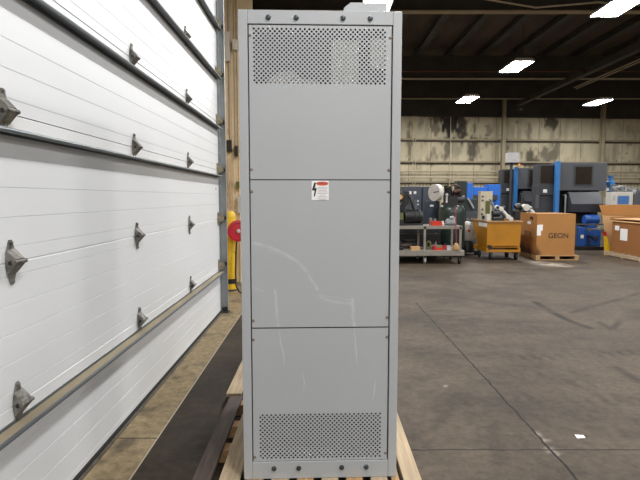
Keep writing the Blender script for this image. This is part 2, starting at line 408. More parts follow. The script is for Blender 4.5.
struct(MB().box(22, 22.2, -14, 26, 0, 7).build('wall_right', M['wallleft']))
struct(MB().box(-2, 22.2, -14.2, -14, 0, 7).build('wall_front', M['wallleft']))
struct(MB().box(-2, 22.2, -14.2, 26, 6.8, 6.95).build('ceiling', M['deck']))
# girts, columns, pipes on the far wall
def along_wall(name, z0, z1, d0, d1, m_):
    b = MB(); x0, x1 = -1.75, 22
    b.prism([(x0, WY(x0)-d1), (x1, WY(x1)-d1), (x1, WY(x1)-d0), (x0, WY(x0)-d0)], 'z', z0, z1)
    return struct(b.build(name, m_))
along_wall('wall_girt', 4.13, 4.20, 0, .16, M['flange']); along_wall('wall_girt', 3.12, 3.19, 0, .16, M['flange'])
along_wall('wall_girt_shade', 4.06, 4.13, 0, .05, M['steelbar']); along_wall('wall_girt_shade', 3.05, 3.12, 0, .05, M['steelbar']); along_wall('wall_girt_shade', 2.15, 2.20, 0, .05, M['steelbar'])  # dark strips paint in the shade lines below the girts
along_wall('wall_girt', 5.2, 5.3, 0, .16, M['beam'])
along_wall('wall_girt', 2.20, 2.26, 0, .14, M['flange'])
for z, r in ((2.72, .03), (2.44, .035)):
    b = MB(); b.cyl((-1.7, WY(-1.7)-.2, z), (21.9, WY(21.9)-.2, z), r, n=8)
    o = b.build('wall_pipe', M['pipe']); struct(o)
for i, px in enumerate((502.5, 604.5)):
    p = PX(px, 150, 23.5); yy = WY(p.x)
    b = MB(); b.box(p.x-.07, p.x+.07, yy-.40, yy-.385, 0, 6.7); b.box(p.x-.07, p.x+.07, yy-.19, yy-.175, 0, 6.7); b.box(p.x-.01, p.x+.01, yy-.385, yy-.19, 0, 6.7)
    struct(b.build('wall_column', M['flange']))
for px in (415.5, 450.5, 413):
    p = PX(px, 150, 23.3); b = MB(); b.cyl((p.x, WY(p.x)-.22, 0), (p.x, WY(p.x)-.22, 5.2), .016, n=8); struct(b.build('wall_conduit', M['pipe']))
# ---- roof steel
for x in np.arange(-1.1, 21.5, 1.16):
    b = MB(); b.box(x-.11, x+.11, -14, 23, 6.785, 6.80); b.box(x-.02, x+.02, -14, 23, 6.62, 6.785); b.box(x-.11, x+.11, -14, 23, 6.6, 6.62)
    struct(b.build('ceiling_purlin', M['beam']))
for y in (-4.5, 1.0, 6.6, 12.1, 18.7, 22.4):
    b = MB(); b.box(-1.75, 22, y-.1, y+.1, 5.80, 5.825, 1); b.box(-1.75, 22, y-.02, y+.02, 5.825, 6.58); b.box(-1.75, 22, y-.1, y+.1, 6.58, 6.6)
    struct(b.build('ceiling_beam', [M['beam'], M['flange']]))
b = MB(); b.box(8.87, 8.93, 6, 22.9, 5.62, 5.8); b.box(8.80, 9.0, 6, 22.9, 5.60, 5.62)
struct(b.build('ceiling_beam', M['beam']))
for x, z in ((9.25, 5.50), (9.33, 5.46)):
    b = MB(); b.cyl((x, 6, z), (x, 18.7, z), .022, n=8); struct(b.build('ceiling_pipe', M['flange']))
b = MB(); b.cyl((-1.7, 17.2, 5.72), (22, 17.2, 5.72), .03, n=8); struct(b.build('ceiling_pipe', M['brass']))
b = MB(); b.tube([(3.4, 11.0, 5.7), (4.6, 11.1, 5.55), (5.9, 11.1, 5.66), (7.6, 11.2, 5.6), (9, 11.2, 5.7)], .02); struct(b.build('ceiling_pipe', M['pipe']))
# ---- high-bay fluorescent fixtures
def lamp_fixture(loc, label):
    t = thing('ceiling_light', label, 'light', loc, 'high-bay ceiling lights')
    b = MB(); b.prism([(-.30, 0), (.30, 0), (.22, .09), (-.22, .09)], 'y', -.62, .62)
    b.build('lamp_housing', M['lampwhite'], t, world=False)
    b = MB(); b.add([(-.27, -.60, -.004), (.27, -.60, -.004), (.27, .60, -.004), (-.27, .60, -.004)], [(3, 2, 1, 0)])
    b.build('diffuser', M['lamp'], t, world=False, fixn=False)
    for yy in (-.5, .5): MB().cyl((0, yy, .09), (0, yy, 1.0), .008, n=6).build('hanger', M['beam'], t, world=False)
    return t
L0 = None
spots = [((1.13, 10.15, 5.3), 'lit high-bay light glaring just above the tall grey cabinet'),
         ((5.95, 10.3, 5.3), 'lit high-bay light at the top edge, upper right of the photo'),
         ((5.70, 15.0, 5.3), 'lit high-bay light in the middle of the receding row of three'),
         ((5.72, 19.9, 5.3), 'smallest lit high-bay light, farthest of the row and left of the roof beam'),
         ((11.1, 20.5, 5.3), 'lit high-bay light at the far right, right of the long roof beam')]
hidden = [(x, y, 5.3) for x in (1.13, 5.8, 11.1, 16.4) for y in (-9.4, -4.5, .4, 5.3)] + [(11.1, 10.3, 5.3), (11.1, 15.1, 5.3), (1.13, 15.0, 5.3), (1.13, 19.9, 5.3), (16.4, 10.3, 5.3), (16.4, 15.1, 5.3)]
for loc, lab in spots+[(h, 'lit high-bay light hung out of the view of the photo') for h in hidden]:
    if L0 is None: L0 = lamp_fixture(loc, lab)
    else: dup(L0, loc, lab)

# ================================================================== SECTIONAL DOOR
DX = -1.31
door = bpy.data.objects.new('door_1', None); COL.objects.link(door); door.location = (DX, 3, 0); struct(door, 'white sectional overhead door with steel struts')
JO = [0.0, .633, 1.247, 1.874, 2.49, 3.09, 3.69, 4.30]
Y0, Y1 = -.9, 6.58
for k in range(7):
    z0, z1 = JO[k]+(.03 if k == 0 else .001), JO[k+1]-.001
    prof = [(DX, z0)]
    h = JO[k+1]-JO[k]
    for g in range(5):
        c = JO[k]+h*(g+.5)/5
        prof += [(DX, c-.0005), (DX-.0022, c), (DX, c+.0042)]
    prof += [(DX, z1-.006), (DX-.006, z1), (DX-.045, z1), (DX-.045, z0)]
    MB().prism(prof, 'y', Y0, Y1).build('door_section', M['door'], door)
# bottom seal
MB().prism([(DX+.002, 0), (DX+.008, .006), (DX+.006, .02), (DX+.001, .03), (DX-.04, .03), (DX-.04, 0)], 'y', Y0, Y1).build('bottom_seal', M['rubber'], door)
MB().box(DX+.012, DX+.03, Y0, Y1, 0, .006).build('threshold_angle', M['steelbar'], door)
# horizontal struts: back flange, web, nose with lip
for z in (.555, 1.80, 2.405, 3.03, 3.65):
    b = MB()
    b.box(DX, DX+.004, Y0, Y1-.02, z-.02, z+.014)
    b.box(DX+.004, DX+.066, Y0, Y1-.02, z-.003, z, 0)
    nose = [(DX+.062, z+.001), (DX+.068, z-.001), (DX+.071, z-.009), (DX+.068, z-.018), (DX+.062, z-.021), (DX+.062, z-.017), (DX+.065, z-.015), (DX+.067, z-.009), (DX+.065, z-.004)]
    b.prism(nose, 'y', Y0, Y1-.02, 0)
    s = b.build('strut', M['strut'], door)
    MB().box(DX+.006, DX+.060, Y0, Y1-.02, z+.0002, z+.0015).build('dust_layer', M['dust'], s)
# hinges
def hinge_mb(y, z):
    b = MB()
    plate = [(-.008, -.095), (.008, -.095), (.014, -.085), (.036, -.02), (.036, .02), (.014, .085), (.008, .095), (-.008, .095), (-.014, .085), (-.036, .02), (-.036, -.02), (-.014, -.085)]
    b.prism([(y+p, z+q) for p, q in plate], 'x', DX+.002, DX+.007)
    for s in (-.034, .030):
        b.prism([(DX+.006, z-.05), (DX+.043, z-.008), (DX+.049, z+.004), (DX+.043, z+.014), (DX+.006, z+.055)], 'y', y+s, y+s+.004)
    b.add([(DX+.007, y-.030, z+.055), (DX+.007, y+.030, z+.055), (DX+.044, y+.030, z+.016), (DX+.044, y-.030, z+.016)], [(0, 1, 2, 3)])
    b.add([(DX+.007, y-.030, z-.05), (DX+.044, y-.030, z-.006), (DX+.044, y+.030, z-.006), (DX+.007, y+.030, z-.05)], [(0, 1, 2, 3)])
    b.cyl((DX+.042, y-.042, z+.004), (DX+.042, y+.042, z+.004), .010, n=10)
    b.cyl((DX+.022, y-.0345, z+.0), (DX+.022, y-.036, z+.0), .010, n=10, mi=1)
    for q in (-.083, .083): b.cyl((DX+.006, y, z+q), (DX+.014, y, z+q), .007, n=8)
    return b
for z in JO[1:7]:
    for y in (2.12, 3.60, 5.06):
        hinge_mb(y, z).build('hinge', [M['hinge'], M['black']], door)
    b = MB(); y = Y1-.06
    b.box(DX+.002, DX+.008, y-.05, y+.045, z-.085, z+.085)
    b.prism([(DX+.006, z-.05), (DX+.07, z-.02), (DX+.07, z+.03), (DX+.006, z+.06)], 'y', y-.045, y-.04)
    b.prism([(DX+.006, z-.05), (DX+.07, z-.02), (DX+.07, z+.03), (DX+.006, z+.06)], 'y', y+.04, y+.045)
    b.cyl((DX+.05, y-.055, z+.005), (DX+.05, Y1+.09, z+.005), .011, n=10)
    b.cyl((DX+.05, Y1+.055, z+.005), (DX+.05, Y1+.075, z+.005), .028, n=14, mi=1)
    b.build('roller_hinge', [M['hinge_edge'], M['black']], door)
# track: a C channel beside the leaf, and the angle that carries it
b = MB()
b.box(DX+.01, DX+.09, Y1+.082, Y1+.086, .02, 4.4); b.box(DX+.01, DX+.013, Y1+.045, Y1+.084, .02, 4.4); b.box(DX+.087, DX+.090, Y1+.045, Y1+.084, .02, 4.4)
tr = b.build('door_track', M['galv'], door)
b = MB(); b.box(DX-.06, DX+.012, Y1+.045, Y1+.05, 0, 4.4); b.box(DX-.06, DX-.055, Y1+.01, Y1+.05, 0, 4.4)
b.build('track_angle', M['galv'], door)
b = MB()
for z in (.25, .45, .75, .95, 1.4, 1.7, 2.2, 2.7, 3.3, 3.9):
    b.cyl((DX-.02, Y1+.046, z), (DX-.02, Y1+.038, z), .010, n=8)
b.build('track_bolts', M['bolt'], door)
b = MB(); b.box(DX-.05, DX+.10, Y1-.02, Y1+.12, 0, .012); b.box(DX+.02, DX+.08, Y1+.02, Y1+.1, .012, .06)
b.build('track_foot', M['black'], door)
o = MB().cyl((DX-.001, 6.40, 1.63), (DX+.003, 6.40, 1.63), .014, n=12).build('red_sticker', M['red'], door)
# jamb and header that the door closes against
struct(MB().box(-1.75, DX-.065, Y1+.0, Y1+.14, 0, 7).build('trim_1', M['wallleft']))
struct(MB().box(-1.75, DX-.05, Y0, Y1, 4.3, 6.8).build('trim_2', M['wallleft']))
struct(MB().box(-1.75, DX-.05, -14, Y0, 0, 6.8).build('trim_3', M['wallleft']))

# ================================================================== THE GREY CABINET
CB = .100                                                     # the skid's deck carries it
cab = thing('electrical_cabinet', 'tall grey steel electrical cabinet with perforated vents, standing on the wooden skid', 'cabinet', (.005, 2.45, CB), rotz=.034)
HW, DEP, HT = .387, 1.05, 2.297
K = dict(world=False)
# local: x across, y into the hall, z from the cabinet base
b = MB()
for s in (-1, 1):
    x0, x1 = sorted((s*HW, s*(HW-.043)))
    MB().box(x0, x1, 0, .05, 0, HT).build('frame_post', M['cab'], cab, bevel=.003, **K)
    x0, x1 = sorted((s*(HW-.001), s*(HW-.004)))
    MB().box(x0, x1, .05, DEP, 0, HT-.002).build('side_panel', M['cab'], cab, **K)
MB().box(-HW+.004, HW-.004, .05, DEP, HT-.005, HT-.002).build('top_panel', M['cab'], cab, **K)
MB().box(-HW+.004, HW-.004, DEP-.004, DEP, .02, HT-.005).build('back_panel', M['cab'], cab, **K)
MB().box(-HW+.004, HW-.004, .05, DEP-.004, .002, .005).build('bottom_panel', M['cab'], cab, **K)
MB().box(-HW+.02, HW-.02, .30, .305, .01, HT-.01).build('barrier_plate', M['void'], cab, **K)
XI = HW-.043
def rail(name, z0, z1, bolts):
    r = MB().box(-XI+.0005, XI-.0005, .0005, .04, z0, z1).build(name, M['cab'], cab, bevel=.002, **K)
    for bx, bz in bolts:
        MB().lathe([(.0125, 0), (.0125, -.003), (.011, -.007), (.006, -.009)], (bx, .0005, bz), 'y', 14).build('bolt', M['bolt'], r, **K)
rail('top_rail', 2.333-CB, 2.397-CB-.0005, [(x, 2.362-CB) for x in (-.245, -.114, .106, .235)])
rail('bottom_rail', .0005, .189-CB, [(x, .155-CB) for x in (-.235, -.110, .108, .233)])
def arr_add(b, x0, x1, z0, z1):
    b.add([(x0, .006, z0), (x1, .006, z0), (x1, .006, z1), (x0, .006, z1)], [(0, 1, 2, 3)])
def panel(name, z0, z1, vent=None):
    """sheet panel 6 mm behind the posts' face; vent = (x0, x1, z0, z1) gets a field of staggered round holes"""
    x0, x1 = -XI+.006, XI-.006; b = MB()
    if vent is None:
        pass
    else:
        vx0, vx1, vz0, vz1 = vent
        c = .0109; nx = int(round((vx1-vx0)/c)); nz = int(round((vz1-vz0)/c)); cx = (vx1-vx0)/nx; cz = (vz1-vz0)/nz
        r = .0053
        for j in range(nz):
            for i in range(nx):
                a, d = vx0+i*cx, vz0+j*cz; mx_, mz_ = a+cx/2, d+cz/2
                sq = [(a, d), (mx_, d), (a+cx, d), (a+cx, mz_), (a+cx, d+cz), (mx_, d+cz), (a, d+cz), (a, mz_)]
                if (i+j) % 2 == 0:
                    b.add([(p, .006, q) for p, q in sq], [list(range(8))])
                else:
                    ho = [(mx_+r*math.cos(t), mz_+r*math.sin(t)) for t in [PI*1.25+PI/4*k for k in range(8)]]
                    b.add([(p, .006, q) for p, q in sq]+[(p, .006, q) for p, q in ho], [(k, (k+1) % 8, (k+1) % 8+8, k+8) for k in range(8)])
        arr_add(b, x0, vx0, vz0, vz1); arr_add(b, vx1, x1, vz0, vz1); arr_add(b, x0, x1, z0, vz0); arr_add(b, x0, x1, vz1, z1)
    return b
SCUFF = {}
def grid_panel(name, z0, z1, marks):
    gx = np.linspace(-XI+.006, XI-.006, 231); gz = np.linspace(z0, z1, int((z1-z0)/.003)+1)
    X, Z = np.meshgrid(gx, gz); s = np.zeros(X.shape)
    for pts, wd, a in marks:
        P = [((px-320.5)*.00489, z) for px, z in pts]
        d = segdist(X+(vnoise(X, Z, .02, 40)-.5)*.006, Z, P)
        s = np.maximum(s, np.clip(1.2-d/wd/1.5, 0, 1)*a*.8*(.2+.8*vnoise(X, Z, .03, 41)))
    o = grid(gx, gz, lambda X, Z: np.stack([X, 0*X+.006, Z], -1), name, M['cabpanel'], {'scuff': s})
    o.parent = cab; return o
def zpx(y):                                                     # height on the cabinet's face of a photo row
    return PX(320, y, 2.455).z-CB
def screws(o, lst):
    for sx, sy in lst:
        MB().lathe([(.0075, 0), (.0075, -.002), (.004, -.004)], (.332 if sx > 320 else -.332, .006, zpx(sy)), 'y', 10).build('screw', M['screw'], o, **K)
up = panel('upper_panel', 1.608-CB, 2.329-CB, (-.319, .312, 2.058-CB, 2.321-CB-.004)).build('upper_panel', M['cab'], cab, fixn=False, **K)
so = up.modifiers.new('sheet', 'SOLIDIFY'); so.thickness = .0015; so.offset = 0
screws(up, [(248.5, 36), (390.5, 37), (250, 169.5), (391, 170)])
def y2(rows): return [(x, zpx(y)) for x, y in rows]
md = grid_panel('middle_panel', .880-CB, 1.603-CB, [
    (y2([(255, 243), (270, 247), (285, 254), (298, 262), (308, 274), (317, 289)]), .006, .55),
    (y2([(297, 260), (306, 271), (312, 281)]), .004, .5),
    (y2([(320, 297), (333, 302), (353, 304)]), .006, .5), (y2([(318, 295), (332, 297), (350, 300)]), .003, .4),
    (y2([(353, 300), (353, 312), (355, 326)]), .007, .75), (y2([(275, 290), (276, 305), (278, 326)]), .005, .6),
    (y2([(252, 286), (262, 291)]), .004, .4), (y2([(268, 250), (292, 258)]), .004, .3)])
screws(md, [(250.3, 191.5), (391, 191.5), (251.7, 320), (388, 317.7)])
lo = panel('lower_panel', .192-CB, .874-CB, (-.307, .307, .203-CB, .437-CB)).build('lower_panel', M['cabpanel'], cab, fixn=False, **K)
# the plain part of the lower panel is its own fine sheet so that its scuffs can be drawn
so = lo.modifiers.new('sheet', 'SOLIDIFY'); so.thickness = .0015; so.offset = 0
screws(lo, [(252.5, 339), (388, 337.5), (254.7, 456), (385.3, 454)])
def scuff_strip(rows, wd, parent):
    """thin smear of rubbed paint lying on the sheet"""
    P = [((px-320.5)*.00489, zpx(y)) for px, y in rows]; b = MB(); vs = []; n = len(P)
    for i, (x, z) in enumerate(P):
        t = i/(n-1); h = wd*math.sin(PI*(.12+.8*t))
        vs += [(x-h, .0049, z), (x+h, .0049, z)]
    b.add(vs, [(2*i, 2*i+1, 2*i+3, 2*i+2) for i in range(n-1)])
    b.build('scuff_mark', M['scuffpaint'], parent, **K)
M['scuffpaint'] = mat('rubbed_paint', 'bcbfc0', .45, 0, .06, 60)
scuff_strip([(279, 330), (280, 342), (283, 353), (284, 366)], .003, lo)
scuff_strip([(355, 329), (356, 342), (357, 354), (359, 367)], .003, lo)
scuff_strip([(302, 372), (304, 382), (303, 391)], .0022, lo)
scuff_strip([(377, 381), (376, 392), (374, 402)], .003, lo)
# gasket behind the seams, so the gaps read dark
b = MB(); zz = (.189-CB, 2.333-CB)
for s in (-1, 1):
    x0, x1 = sorted((s*(XI+.01), s*(XI-.02))); b.box(x0, x1, .014, .018, *zz)
for z in (.877-CB, 1.6055-CB): b.box(-XI, XI, .0085, .0125, z-.012, z+.012)
b.box(-XI, XI, .012, .016, 2.322-CB, 2.34-CB); b.box(-XI, XI, .012, .016, .180-CB, .2-CB)
b.build('gasket', M['black'], cab, **K)
# folded lower edge of each seam catches the light
# pale equipment close behind the upper vent
MB().box(.052, .182, .012, .03, 2.02-CB, 2.262-CB).build('inner_plate', M['inner'], cab, **K)
MB().box(.240, .312, .012, .03, 2.135-CB, 2.276-CB).build('inner_plate', M['inner'], cab, **K)
MB().prism([(-.285, 2.03-CB), (.01, 2.03-CB), (-.01, 2.075-CB), (-.10, 2.088-CB), (-.13, 2.12-CB), (-.20, 2.115-CB), (-.24, 2.085-CB)], 'y', .014, .028).build('inner_plate', M['inner'], cab, **K)
# lifting bracket on the roof
b = MB(); b.prism([(.118, HT-.002), (.33, HT-.002), (.33, HT+.075), (.15, HT+.075), (.118, HT+.05)], 'y', .10, .24)
b.build('roof_bracket', M['cab'], cab, bevel=.003, **K)
# hazard label on the middle panel
lx = lambda px: (px-320.5)*.00489
x0, x1, z1, z0 = lx(311.7), lx(328.7), zpx(180.9), zpx(200)
lab = MB().box(x0, x1, .0045, .0058, z0, z1).build('hazard_label', M['paper'], cab, **K)
lab['label'] = 'white hazard label with a red header and a black bolt symbol'
hz = z1-.020
b = MB(); pl = [(x0+.026+.030*math.cos(t)+.026, hz+.007+.010*math.sin(t)) for t in np.linspace(0, 2*PI, 24, False)]
b.prism([(x, z) for x, z in pl], 'y', .0042, .0046); b.build('label_header', M['red_ink'], lab, **K)
tm_ = text_mesh('DANGER', .0125, .0001); v = tm_.v; tm_.v = [(x+x0+.052, .0040-y*0, z_+hz+.007) for x, z_, y in v]
tm_.build('header_lettering', M['black_ink'], lab, **K)
bx, bz = x0+.012, (z0+z1)/2+.004
bolt = [(.001, .034), (.010, .034), (.003, .006), (.013, .009), (.004, -.034), (-.002, -.031), (.003, -.005), (-.011, -.003)]
MB().prism([(bx+p, bz+q) for p, q in bolt], 'y', .0042, .0046).build('bolt_symbol', M['black_ink'], lab, **K)
b = MB()
for i in range(9):
    wd = [.044, .05, .040, .048, .05, .03, .046, .05, .036][i]; zz_ = hz-.012-i*.0075
    b.box(x0+.053-wd/2, x0+.053+wd/2, .0042, .0046, zz_, zz_+.0028)
b.build('printed_lines', M['ink'], lab, **K)

g0 = GP(581, 437); b = MB(); b.add([(g0[0]-.03, g0[1]-.02, .001), (g0[0]+.02, g0[1]-.025, .006), (g0[0]+.03, g0[1]+.02, .002), (g0[0]-.025, g0[1]+.025, .004)], [(0, 1, 2, 3)])
o = b.build('paper_scrap', M['paper'], loc=(g0[0], g0[1], .001)); tag(o, 'small white paper scrap lying on the floor near the bottom right', 'paper'); sm_ = o.modifiers.new('sheet', 'SOLIDIFY'); sm_.thickness = .001
# ---- skids under it
def skid(loc, x0, x1, y0, y1, boards, label, mats):
    t = thing('wooden_skid', label, 'skid', loc)
    for yy in (y0+.38, (y0+y1)/2+.12, y1-.11):
        MB().box(x0, x1, yy, yy+.09, 0, .076).build('cross_beam', M['wood2'], t, bevel=.003)
    for (a, c, m_), (e0, e1) in boards:
        o = MB().box(a, c, y0+e0, y1+e1, .076, .0995).build('deck_board', m_, t, bevel=.003)
    return t
bs = [((-.645, -.552, M['wooddark']), (-.15, 0)), ((-.509, -.404, M['wood']), (-.3, .02)), ((-.375, -.285, M['wood2']), (-.25, 0)), ((-.245, -.155, M['wood']), (-.02, 0)),
      ((-.115, -.03, M['wood2']), (-.03, 0)), ((.01, .095, M['wood']), (-.01, 0)), ((.135, .22, M['wood2']), (-.03, 0)), ((.26, .345, M['wood']), (-.02, 0)), ((.365, .405, M['wood2']), (-.02, 0)), ((.425, .517, M['wood']), (-.30, 0))]
skid((0, 2.9, 0), -.645, .515, 2.40, 3.52, bs, 'wooden skid under the tall grey cabinet, with one dark outer board', None)
bs = [((-.68+i*.15, -.57+i*.15, M['wood']), (0, 0)) for i in range(8)]
skid((0, 4.2, 0), -.68, .48, 3.56, 4.75, bs, 'pale wooden skid behind the one carrying the cabinet', None)

# ================================================================== BEYOND THE DOOR, LEFT
t = thing('steel_column', 'rust-stained tan steel column standing beyond the overhead door', 'column', (-1.52, 9.1, 0))
b = MB(); b.box(-1.70, -1.685, 8.95, 9.25, 0, 6.6); b.box(-1.42, -1.405, 8.95, 9.25, 0, 6.6); b.box(-1.685, -1.42, 8.99, 9.005, 0, 6.6)
b.build('column_section', M['tan'], t)
b = MB(); b.box(-1.66, -1.60, 8.98, 9.08, 0.9, 6.5); b.build('conduit_strap', M['tan'], t)
b = MB(); b.box(-1.40, -1.16, 9.0, 9.02, 2.0, 6.6); b.build('column_plate', M['tan'], t)
b = MB(); b.cyl((-1.56, 8.97, 2.4), (-1.56, 8.97, 6.5), .022, n=10); b.cyl((-1.47, 8.97, 2.3), (-1.47, 8.97, 6.5), .016, n=10); b.build('conduit', M['pipe'], t)
b = MB(); b.box(-1.62, -1.54, 8.9, 8.97, 2.32, 2.52); b.box(-1.49, -1.44, 8.9, 8.97, 2.24, 2.42); b.build('switch_box', M['black'], t)
b = MB(); b.box(-1.62, -1.54, 8.88, 8.95, 3.86, 4.35); b.build('white_cover', M['white'], t)
b = MB(); b.box(-1.49, -1.42, 8.88, 8.95, 4.05, 4.22); b.build('white_cover', M['white'], t)
b = MB()
for i in range(4):
    xx = -1.66+i*.045; b.tube([(xx, 8.93, 2.2), (xx+.02, 8.92, 1.9), (xx-.01, 8.92, 1.6), (xx+.015, 8.93, 1.35)], .011, mi=0)
b.build('hose_bundle', M['wallleft'], t)
b = MB(); b.box(-1.47, -1.41, 8.9, 8.94, 1.68, 1.80); b.build('yellow_tag', M['olive'], t)
b = MB(); b.box(-1.44, -1.36, 8.88, 8.95, 1.25, 1.56); b.build('grey_valve_box', M['lampwhite'], t)

t = thing('safety_bollard', 'yellow guard bollard standing beyond the overhead door', 'bollard', (-1.46, 8.2, 0))
MB().lathe([(.1, .03), (.1, 1.2), (.085, 1.26), (.05, 1.295)], (-1.46, 8.2, 0), 'z', 20).build('post', M['yellow'], t)
MB().lathe([(.12, 0), (.12, .03)], (-1.46, 8.2, 0), 'z', 20).build('base_plate', M['steelbar'], t)
MB().lathe([(.102, .12), (.102, .2)], (-1.46, 8.2, 0), 'z', 20).build('black_band', M['black'], t)
t = thing('safety_bollard', 'second yellow bollard half hidden behind the red hose reel', 'bollard', (-1.20, 8.45, 0))
MB().lathe([(.07, .03), (.07, 1.22), (.06, 1.27), (.04, 1.295)], (-1.20, 8.45, 0), 'z', 20).build('post', M['yellow'], t)
MB().lathe([(.09, 0), (.09, .03)], (-1.20, 8.45, 0), 'z', 20).build('base_plate', M['steelbar'], t)
t = thing('hose_reel', 'round red hose reel fixed to the yellow bollard', 'hose reel', (-1.30, 8.05, .99))
b = MB(); ax = (.25, -1, 0)
b.lathe([(.02, -.03), (.165, -.03), (.17, -.02), (.17, -.01), (.09, -.01), (.09, .04), (.17, .04), (.17, .05), (.13, .055), (.12, .045), (.02, .05)], (-1.30, 8.05, .99), ax, 24)
b.build('drum', M['red'], t)
b = MB(); b.lathe([(.03, .05), (.03, .075), (.02, .08)], (-1.30, 8.05, .99), ax, 14); b.build('hub', M['lampwhite'], t)
b = MB(); b.tube([(-1.37, 8.115, .99), (-1.32, 8.085, .99)], .018); b.build('bracket', M['black'], t)
b = MB(); b.tube([(-1.32, 8.02, .87), (-1.335, 8.0, .6), (-1.34, 7.98, .3), (-1.33, 7.95, .12), (-1.28, 7.9, .04), (-1.2, 7.8, .016), (-1.1, 7.75, .016)], .013)
b.build('hose', M['black'], t)

# ================================================================== STEEL SHOP CART AND WHAT IS ON IT
CY = 11.5
t = thing('shop_cart', 'bare steel two-tier shop cart on casters, right of the grey cabinet', 'cart', (2.3, CY+.4, 0))
X0, X1 = 1.25, 3.28
b = MB(); b.box(X0, X1, CY+.04, CY+.85, .855, .87); b.box(X0, X1, CY+.04, CY+.07, .80, .855); b.box(X0, X1, CY+.82, CY+.85, .80, .855); b.build('table_top', M['cartsteel'], t, bevel=.003)
b = MB(); b.box(X0, X1+.03, CY-.06, CY+.88, .30, .315); b.box(X0, X1+.03, CY-.06, CY-.02, .195, .30); b.box(X0, X1+.03, CY+.84, CY+.88, .195, .30); b.build('lower_shelf', M['cartsteel'], t, bevel=.003)
for xx in (X0+.03, 2.42, X1-.04):
    for yy in (CY+.06, CY+.80):
        MB().box(xx-.025, xx+.025, yy-.02, yy+.02, .315, .855).build('leg', M['cartsteel'], t)
for xx in (X0+.1, 2.42, X1-.06):
    for yy in (CY+.02, CY+.80):
        c = MB(); c.box(xx-.04, xx+.04, yy-.03, yy+.03, .18, .195); c.box(xx-.035, xx-.025, yy-.02, yy+.02, .06, .18); c.box(xx+.025, xx+.035, yy-.02, yy+.02, .06, .18)
        c = c.build('caster', M['cartsteel'] if xx == 2.42 else M['black'], t)
        MB().cyl((xx-.02, yy, .07), (xx+.02, yy, .07), .07, n=18).build('wheel', M['galv'] if xx == 2.42 else M['rubber'], c)
ZT = .8705; ZS = .3155
def on(name, label, cat, parts, group=None, loc=None):
    """a thing out of (part name, MB, material) rows in world points"""
    if len(parts) == 1:
        pn, mb, mm = parts[0]; a = np.array(mb.v); l = (a[:, 0].mean(), a[:, 1].mean(), a[:, 2].min())
        return tag(mb.build(name, mm, loc=l), label, cat, group)
    a = np.concatenate([np.array(p[1].v) for p in parts]); l = loc or (a[:, 0].mean(), a[:, 1].mean(), a[:, 2].min())
    t = thing(name, label, cat, l, group)
    for pn, mb, mm in parts: mb.build(pn, mm, t)
    return t
Yc = CY+.45
b0 = MB().box(1.72, 2.42, Yc-.2, Yc+.25, ZT, ZT+.05)
b1 = MB(); b1.cyl((1.95, Yc-.15, ZT+.2), (2.38, Yc-.02, ZT+.2), .155, n=20); 
for i in range(7): b1.cyl((2.0+i*.05, Yc-.135+i*.015, ZT+.2), (2.015+i*.05, Yc-.13+i*.015, ZT+.2), .17, n=20)
b2 = MB(); b2.prism([(1.75, ZT+.04), (2.02, ZT+.04), (2.02, ZT+.42), (2.12, ZT+.52), (2.12, ZT+.78), (2.0, ZT+.8), (1.95, ZT+.5), (1.75, ZT+.42)], 'y', Yc-.02, Yc+.2)
b3 = MB(); b3.lathe([(.03, -.06), (.10, -.06), (.12, -.02), (.12, .06), (.05, .08)], (1.86, Yc-.08, ZT+.66), (.2, -1, 0), 18); b3.lathe([(.05, .08), (.05, .12)], (1.86, Yc-.08, ZT+.66), (.2, -1, 0), 12)
b4 = MB(); b4.lathe([(.055, 0), (.06, .02), (.055, .05)], (1.86, Yc-.21, ZT+.66), (.2, -1, 0), 16)
b5 = MB().box(1.84, 1.93, Yc-.33, Yc-.315, ZT+.14, ZT+.3)
b6 = MB(); b6.tube([(2.06, Yc, ZT+.75), (2.15, Yc-.05, ZT+.62), (2.2, Yc-.05, ZT+.45), (2.24, Yc, ZT+.33)], .022)
b7 = MB(); b7.box(2.14, 2.20, Yc-.02, Yc+.03, ZT+.34, ZT+.72); b7.box(2.26, 2.31, Yc-.02, Yc+.03, ZT+.30, ZT+.60)
b8 = MB(); b8.prism([(1.75, ZT+.03), (1.95, ZT+.03), (1.95, ZT+.32), (1.75, ZT+.32)], 'y', Yc-.31, Yc-.05)
on('gearbox_motor', 'large black motor and gearbox assembly on the left of the steel cart', 'motor', [('mount_plate', b0, M['black']), ('motor_body', b1, M['black']), ('gear_housing', b2, M['black']),
   ('output_drum', b3, M['black']), ('tan_disc', b4, M['carton2']), ('nameplate', b5, M['olive']), ('cable', b6, M['black']), ('upright', b7, M['mach']), ('terminal_box', b8, M['black'])])
def tray(x0, x1, y0, y1, z0, z1, th=.008):
    b = MB(); b.box(x0, x1, y0, y1, z0, z0+th); b.box(x0, x1, y0, y0+th, z0+th, z1); b.box(x0, x1, y1-th, y1, z0+th, z1)
    b.box(x0, x0+th, y0+th, y1-th, z0+th, z1); b.box(x1-th, x1, y0+th, y1-th, z0+th, z1); return b
on('parts_tray', 'bright red open tray on top of the steel cart', 'tray', [('tray', tray(2.60, 2.83, CY+.12, CY+.4, ZT, ZT+.10), M['redtray'])])
b = MB(); b.cyl((2.64, CY+.46, ZT), (2.64, CY+.46, ZT+.17), .04, n=14); b.cyl((2.74, CY+.47, ZT), (2.74, CY+.47, ZT+.15), .035, n=14)
on('metal_sleeves', 'two pale metal sleeves standing behind the red tray', 'sleeves', [('sleeve', b, M['scrap'])])
b = MB(); b.lathe([(.045, 0), (.05, .05), (.035, .06), (.035, .1), (.02, .105)], (2.87, CY+.25, ZT), 'z', 14)
on('metal_fitting', 'small white round fitting beside the red tray on the cart', 'fitting', [('body', b, M['white'])])
